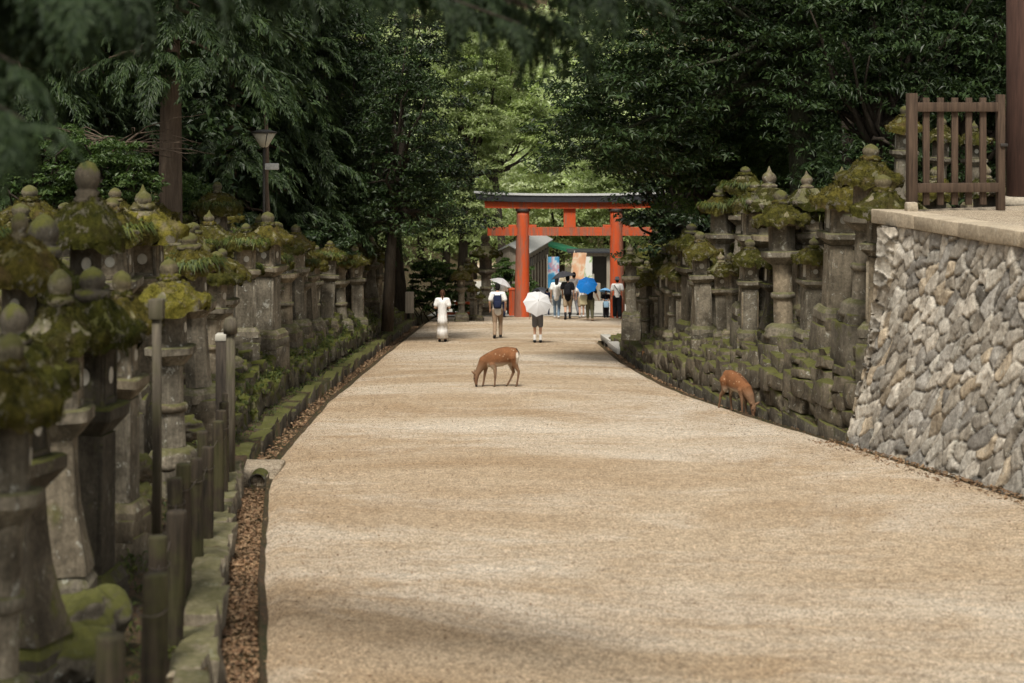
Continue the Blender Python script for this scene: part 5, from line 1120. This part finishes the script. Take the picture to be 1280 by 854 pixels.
# cedar standing just outside the frame at left, its boughs hang into the picture
def hang(name,lab,trunkloc,th,boughs,seed,leaf):
    o=empty(name,(trunkloc[0],trunkloc[1],float(rz(trunkloc[1]))-.2),0,lab,'tree'); g=np.random.default_rng(seed); b=MB(); f=MB(); base=np.array(o.location)
    tube(b,[(0,0,-.5),(.0,0,0),(.05,0,th*.5),(0,0,th)],[.42,.34,.27,.16],16)
    for tip,s0,nf,k in boughs:
        tip=np.array(tip)-base; s=np.array([0,0,s0-base[2]]); m=(s+tip)/2+np.array([0,0,.5]); t=np.linspace(0,1,14)[:,None]; P=(1-t)**2*s+2*t*(1-t)*m+t*t*tip; tube(b,P,np.linspace(.07,.006,14),7)
        for i in range(nf):
            u=1-.55*g.random()**1.2; p=(1-u)**2*s+2*u*(1-u)*m+u*u*tip; v=FR[g.integers(3)]*k*g.uniform(.6,1.15); an=math.atan2(tip[1],tip[0])+g.normal(0,.9); v=v@roty(g.uniform(.1,.7)).T@rotz(an).T+p; f.add(v,np.arange(len(v)).reshape(-1,4))
    b.obj('trunk',M['bark_dark'],o); f.obj('crown',M[leaf],o,False)
def A(px,py,Y): s=F/Y; return ((px-640)/s,Y,E-(py-HZ)/s)
hang('cedar_tree','near cedar whose dark blurred boughs hang in at top left',(-6.3,9.5),9,[(A(40,-10,8.5),4.8,110,.26),(A(110,-5,8.2),4.7,80,.24),(A(20,80,8.0),4.4,120,.25),(A(30,150,7.8),4.2,70,.20),(A(10,30,9),4.6,110,.28),(A(160,-20,8.5),4.9,70,.22),(A(260,-35,9),5.0,60,.21),(A(370,-35,9.5),5.2,60,.20),(A(470,-25,9.5),5.2,50,.18)],151,'needle_shade')
hang('cedar_tree','cedar outside the frame whose fronds hang in at top centre',(-7.4,14.5),11,[(A(640,5,11.5),6.2,60,.30),(A(690,20,11),6.0,60,.28),(A(760,-12,11),6.0,46,.24),(A(590,-15,12),6.2,50,.28),(A(665,45,11.5),5.9,40,.22),(A(715,0,11.5),5.9,40,.26),(A(780,-20,10.5),5.6,40,.28),(A(650,30,10.5),5.6,50,.26)],157,'needle_shade')
# the wood behind: masses too far and too dense to count
def wood(name,lab,spots,seed,leaf,size,per,crr=(.7,1.4)):
    g=np.random.default_rng(seed); Cs=[];Rs=[];b=MB()
    for (x,Y,z,h,w) in spots:
        C,Rd=crown_pts([(0,0,h*.62,w,w,h*.42),(w*.4*g.normal(),w*.3*g.normal(),h*.35,w*.8,w*.8,h*.28)],int(30*h*w/9),int(g.integers(1e6)),crr); off=np.array([x,Y,z]); Cs.append(C+off);Rs.append(Rd); tube(b,[off+np.array([0,0,-1]),off+np.array([.1,0,h*.4]),off+np.array([0,0,h*.8])],[.28,.22,.08],8)
    f=MB(); leaves(f,np.vstack(Cs),np.vstack(Rs),per,size,seed+1,up=.6); o=empty(name,(0,0,0)); tag(o,lab,None,None,'stuff'); q=f.obj('foliage',M[leaf],o,False); tag(q,kind='stuff'); q=b.obj('trunks',M['bark_dark'],o); tag(q,kind='stuff'); return o
g=np.random.default_rng(77)
def gzb(x,Y):
    d=(float(xl(Y))-x) if x<0 else (x-float(xr(Y))); h=float(hl(Y) if x<0 else hr(Y)); return float(rz(Y))+np.interp(d,[0,3,9,30,90],[0,h+.5,h+2,h+9,h+30])+max(0,(Y-135))*.42
sp=[]
for i in range(64):
    Y=g.uniform(46,110); x=-g.uniform(9.5,26)-(Y-46)*.03; sp.append((x,Y,gzb(x,Y),g.uniform(9,15),g.uniform(2.2,3.4)))
wood('woodland','dark wood filling the slope behind the left bank',sp,201,'leaf_shaded',.26,34)
sp=[]
for i in range(56):
    Y=g.uniform(48,110); x=g.uniform(9.5,26)+(Y-46)*.02; sp.append((x,Y,gzb(x,Y),g.uniform(9,15),g.uniform(2.2,3.4)))
wood('woodland','dark wood filling the slope behind the right bank',sp,211,'leaf_dark',.26,34)
sp=[]
for i in range(60):
    Y=g.uniform(122,170); x=g.uniform(-30,34); sp.append((x,Y,float(rz(Y))+max(0,Y-135)*.42,g.uniform(7,12),g.uniform(2.6,4)))
wood('woodland','sunlit far-off wood closing the view beyond the torii',sp,221,'leaf_hazed',.42,34,(.9,1.8))
sp=[]
for i in range(16):
    Y=g.uniform(96,112); x=g.choice([-1,1])*g.uniform(5.5,16)+1.5; sp.append((x,Y,float(rz(Y)),g.uniform(6,10),g.uniform(2.,3.)))
sp+=[(x_,g.uniform(112,119),float(rz(115)),g.uniform(3.5,7),g.uniform(1.8,2.6)) for x_ in np.linspace(-9,14,15)]
wood('woodland','green wood on both sides of the yard beyond the torii',sp,231,'leaf_lit',.26,44)
# fallen leaves
def litter(lab,pts,seed,size):
    g=np.random.default_rng(seed); P=np.array(pts); n=len(P); nr=np.stack([g.normal(0,.45,n),g.normal(0,.45,n),np.ones(n)],1); nr/=np.linalg.norm(nr,axis=1,keepdims=True); t=np.cross(nr,g.normal(size=(n,3))); t/=np.linalg.norm(t,axis=1,keepdims=True); w=np.cross(nr,t); L=size*g.uniform(.5,1.4,n)[:,None]
    c=P+np.array([0,0,.008])+nr*0; V=np.stack([c-t*L/2,c-w*L*.26+nr*L*.10,c+t*L/2,c+w*L*.26+nr*L*.10],1).reshape(-1,3); b=MB(); b.add(V,np.arange(4*n).reshape(-1,4)); o=b.obj('fallen_leaves',M['dead_leaf'],None,False); tag(o,lab,None,None,'stuff')
g=np.random.default_rng(31); pts=[]
for i in range(9000):
    Y=5+21*g.random()**1.0; x=float(xl(Y))-.03-.34*g.random(); 
    if Y>24.9: continue
    pts.append((x,Y,float(rz(Y))-.155+.05*g.random()*(g.random())))
litter('russet fallen leaves filling the near left gutter',pts,32,.05)
pts=[]
for i in range(5000):
    Y=26.6+45*g.random(); x=float(xl(Y))-.03-.34*g.random(); pts.append((x,Y,float(rz(Y))-.15+.08*g.random()))
for i in range(3500):
    Y=22+36*g.random(); x=float(xr(Y))+(.03+.3*g.random() if Y>29.5 else -.5*g.random()**2); pts.append((x,Y,(float(rz(Y))-.15+.06*g.random()) if Y>29.5 else pathz(x,Y)+.004))
litter('brown fallen leaves caught along the far gutters',pts,33,.06)
pts=[]
for i in range(22000):
    Y=6+66*g.random()**1.3; u=g.random(); u=u if g.random()<.35 else (.5+.5*np.sign(u-.5)*(abs(2*u-1))**.35); x=float(xl(Y))+(float(xr(Y))-float(xl(Y)))*u; pts.append((x,Y,pathz(x,Y)+.008))
litter('small dry leaf scraps scattered on the gravel path',pts,34,.026)
# grass and fern tufts rooted between the stones of both banks
def tufts(lab,right,n,Y0,Y1,d0,d1,seed,leaf,hh):
    g=np.random.default_rng(seed); V=[]
    for i in range(n):
        Y=Y0+(Y1-Y0)*g.random(); d=d0+(d1-d0)*g.random(); e=float(xr(Y)) if right else float(xl(Y)); h=float(hr(Y) if right else hl(Y)); x=e+d if right else e-d
        z=float(rz(Y))+np.interp(d,[.3,.64,.78,.82,1.1,1.35,1.7,2.2,4],[0,.08,.12,.52*h,.75*h,.95*h,1.1*h,h+.12,h+.6])-.03; c=np.array([x,Y,z])
        for k in range(int(g.integers(7,16))):
            a=g.uniform(0,6.283); L=hh*g.uniform(.5,1.3); dr=np.array([math.cos(a)*.6,math.sin(a)*.6,g.uniform(.5,1.1)]); dr/=np.linalg.norm(dr); s=np.cross(dr,[0,0,1.]); s/=np.linalg.norm(s)+1e-9; p=c+g.normal(size=3)*[.05,.05,.01]; w=.010*g.uniform(.7,1.8); V+=[p,p+dr*L*.55-s*w,p+dr*L+np.array([0,0,-L*.45]),p+dr*L*.55+s*w]
    b=MB(); b.add(np.array(V),np.arange(len(V)).reshape(-1,4)); o=b.obj('grass_tufts',M[leaf],None,False); tag(o,lab,None,None,'stuff')
tufts('green grass and fern tufts between the stones of the left bank',False,2200,26.5,66,.62,2.2,41,'fern',.17)
tufts('sparse grass tufts between the stones of the right bank',True,500,30.2,58,.6,2.0,42,'fern',.13)
tufts('weeds and ferns around the near left lanterns',False,500,8,26.5,.55,2.6,43,'fern',.16)
# ------------------------------------------------------------------ light, sky, camera
w=bpy.data.worlds.new('World'); sc.world=w; w.use_nodes=True; nt=w.node_tree; bg=nt.nodes['Background']; sk=nt.nodes.new('ShaderNodeTexSky'); sk.sky_type='NISHITA'; sk.sun_disc=False
SE,SA=R(58),R(-170)     # sun elevation; direction it stands in, clockwise from +Y
sk.sun_elevation=SE; sk.sun_rotation=SA; sk.air_density=1.0; sk.dust_density=3.0; sk.ozone_density=1.0
hs=nt.nodes.new('ShaderNodeHueSaturation'); hs.inputs['Saturation'].default_value=.22; nt.links.new(sk.outputs[0],hs.inputs['Color'])
tn=nt.nodes.new('ShaderNodeMix'); tn.data_type='RGBA'; tn.blend_type='MULTIPLY'; tn.inputs[0].default_value=1; tn.inputs[7].default_value=(1.0,.98,.92,1); nt.links.new(hs.outputs[0],tn.inputs[6]); nt.links.new(tn.outputs[2],bg.inputs[0]); bg.inputs[1].default_value=.15
sl_=bpy.data.lights.new('sun','SUN'); sl_.energy=4.2; sl_.angle=R(12); sl_.color=(1,.95,.86); so=bpy.data.objects.new('sun',sl_); COL.objects.link(so)
sd=Vector((math.sin(SA)*math.cos(SE),math.cos(SA)*math.cos(SE),math.sin(SE))); so.rotation_euler=sd.to_track_quat('Z','Y').to_euler(); so.location=sd*60
cd=bpy.data.cameras.new('camera'); cam=bpy.data.objects.new('camera',cd); COL.objects.link(cam); cam.location=(0,0,E); cam.rotation_euler=(math.pi/2,0,0)
cd.lens=65; cd.sensor_width=36; cd.shift_y=-(427-HZ)/1280; cd.clip_start=.1; cd.clip_end=2000
cd.dof.use_dof=True; cd.dof.focus_distance=44; cd.dof.aperture_fstop=2.0; cd.dof.aperture_blades=0
sc.camera=cam
sc.view_settings.view_transform='Standard'; sc.view_settings.look='None'; sc.view_settings.exposure=0
sc.render.engine='CYCLES'; cy=sc.cycles; cy.use_denoising=True; cy.max_bounces=6; cy.diffuse_bounces=3; cy.transmission_bounces=3; cy.transparent_max_bounces=4; cy.use_adaptive_sampling=True; cy.adaptive_threshold=.02
try: cy.denoiser='OPENIMAGEDENOISE'; cy.denoising_prefilter='ACCURATE'
except Exception: pass
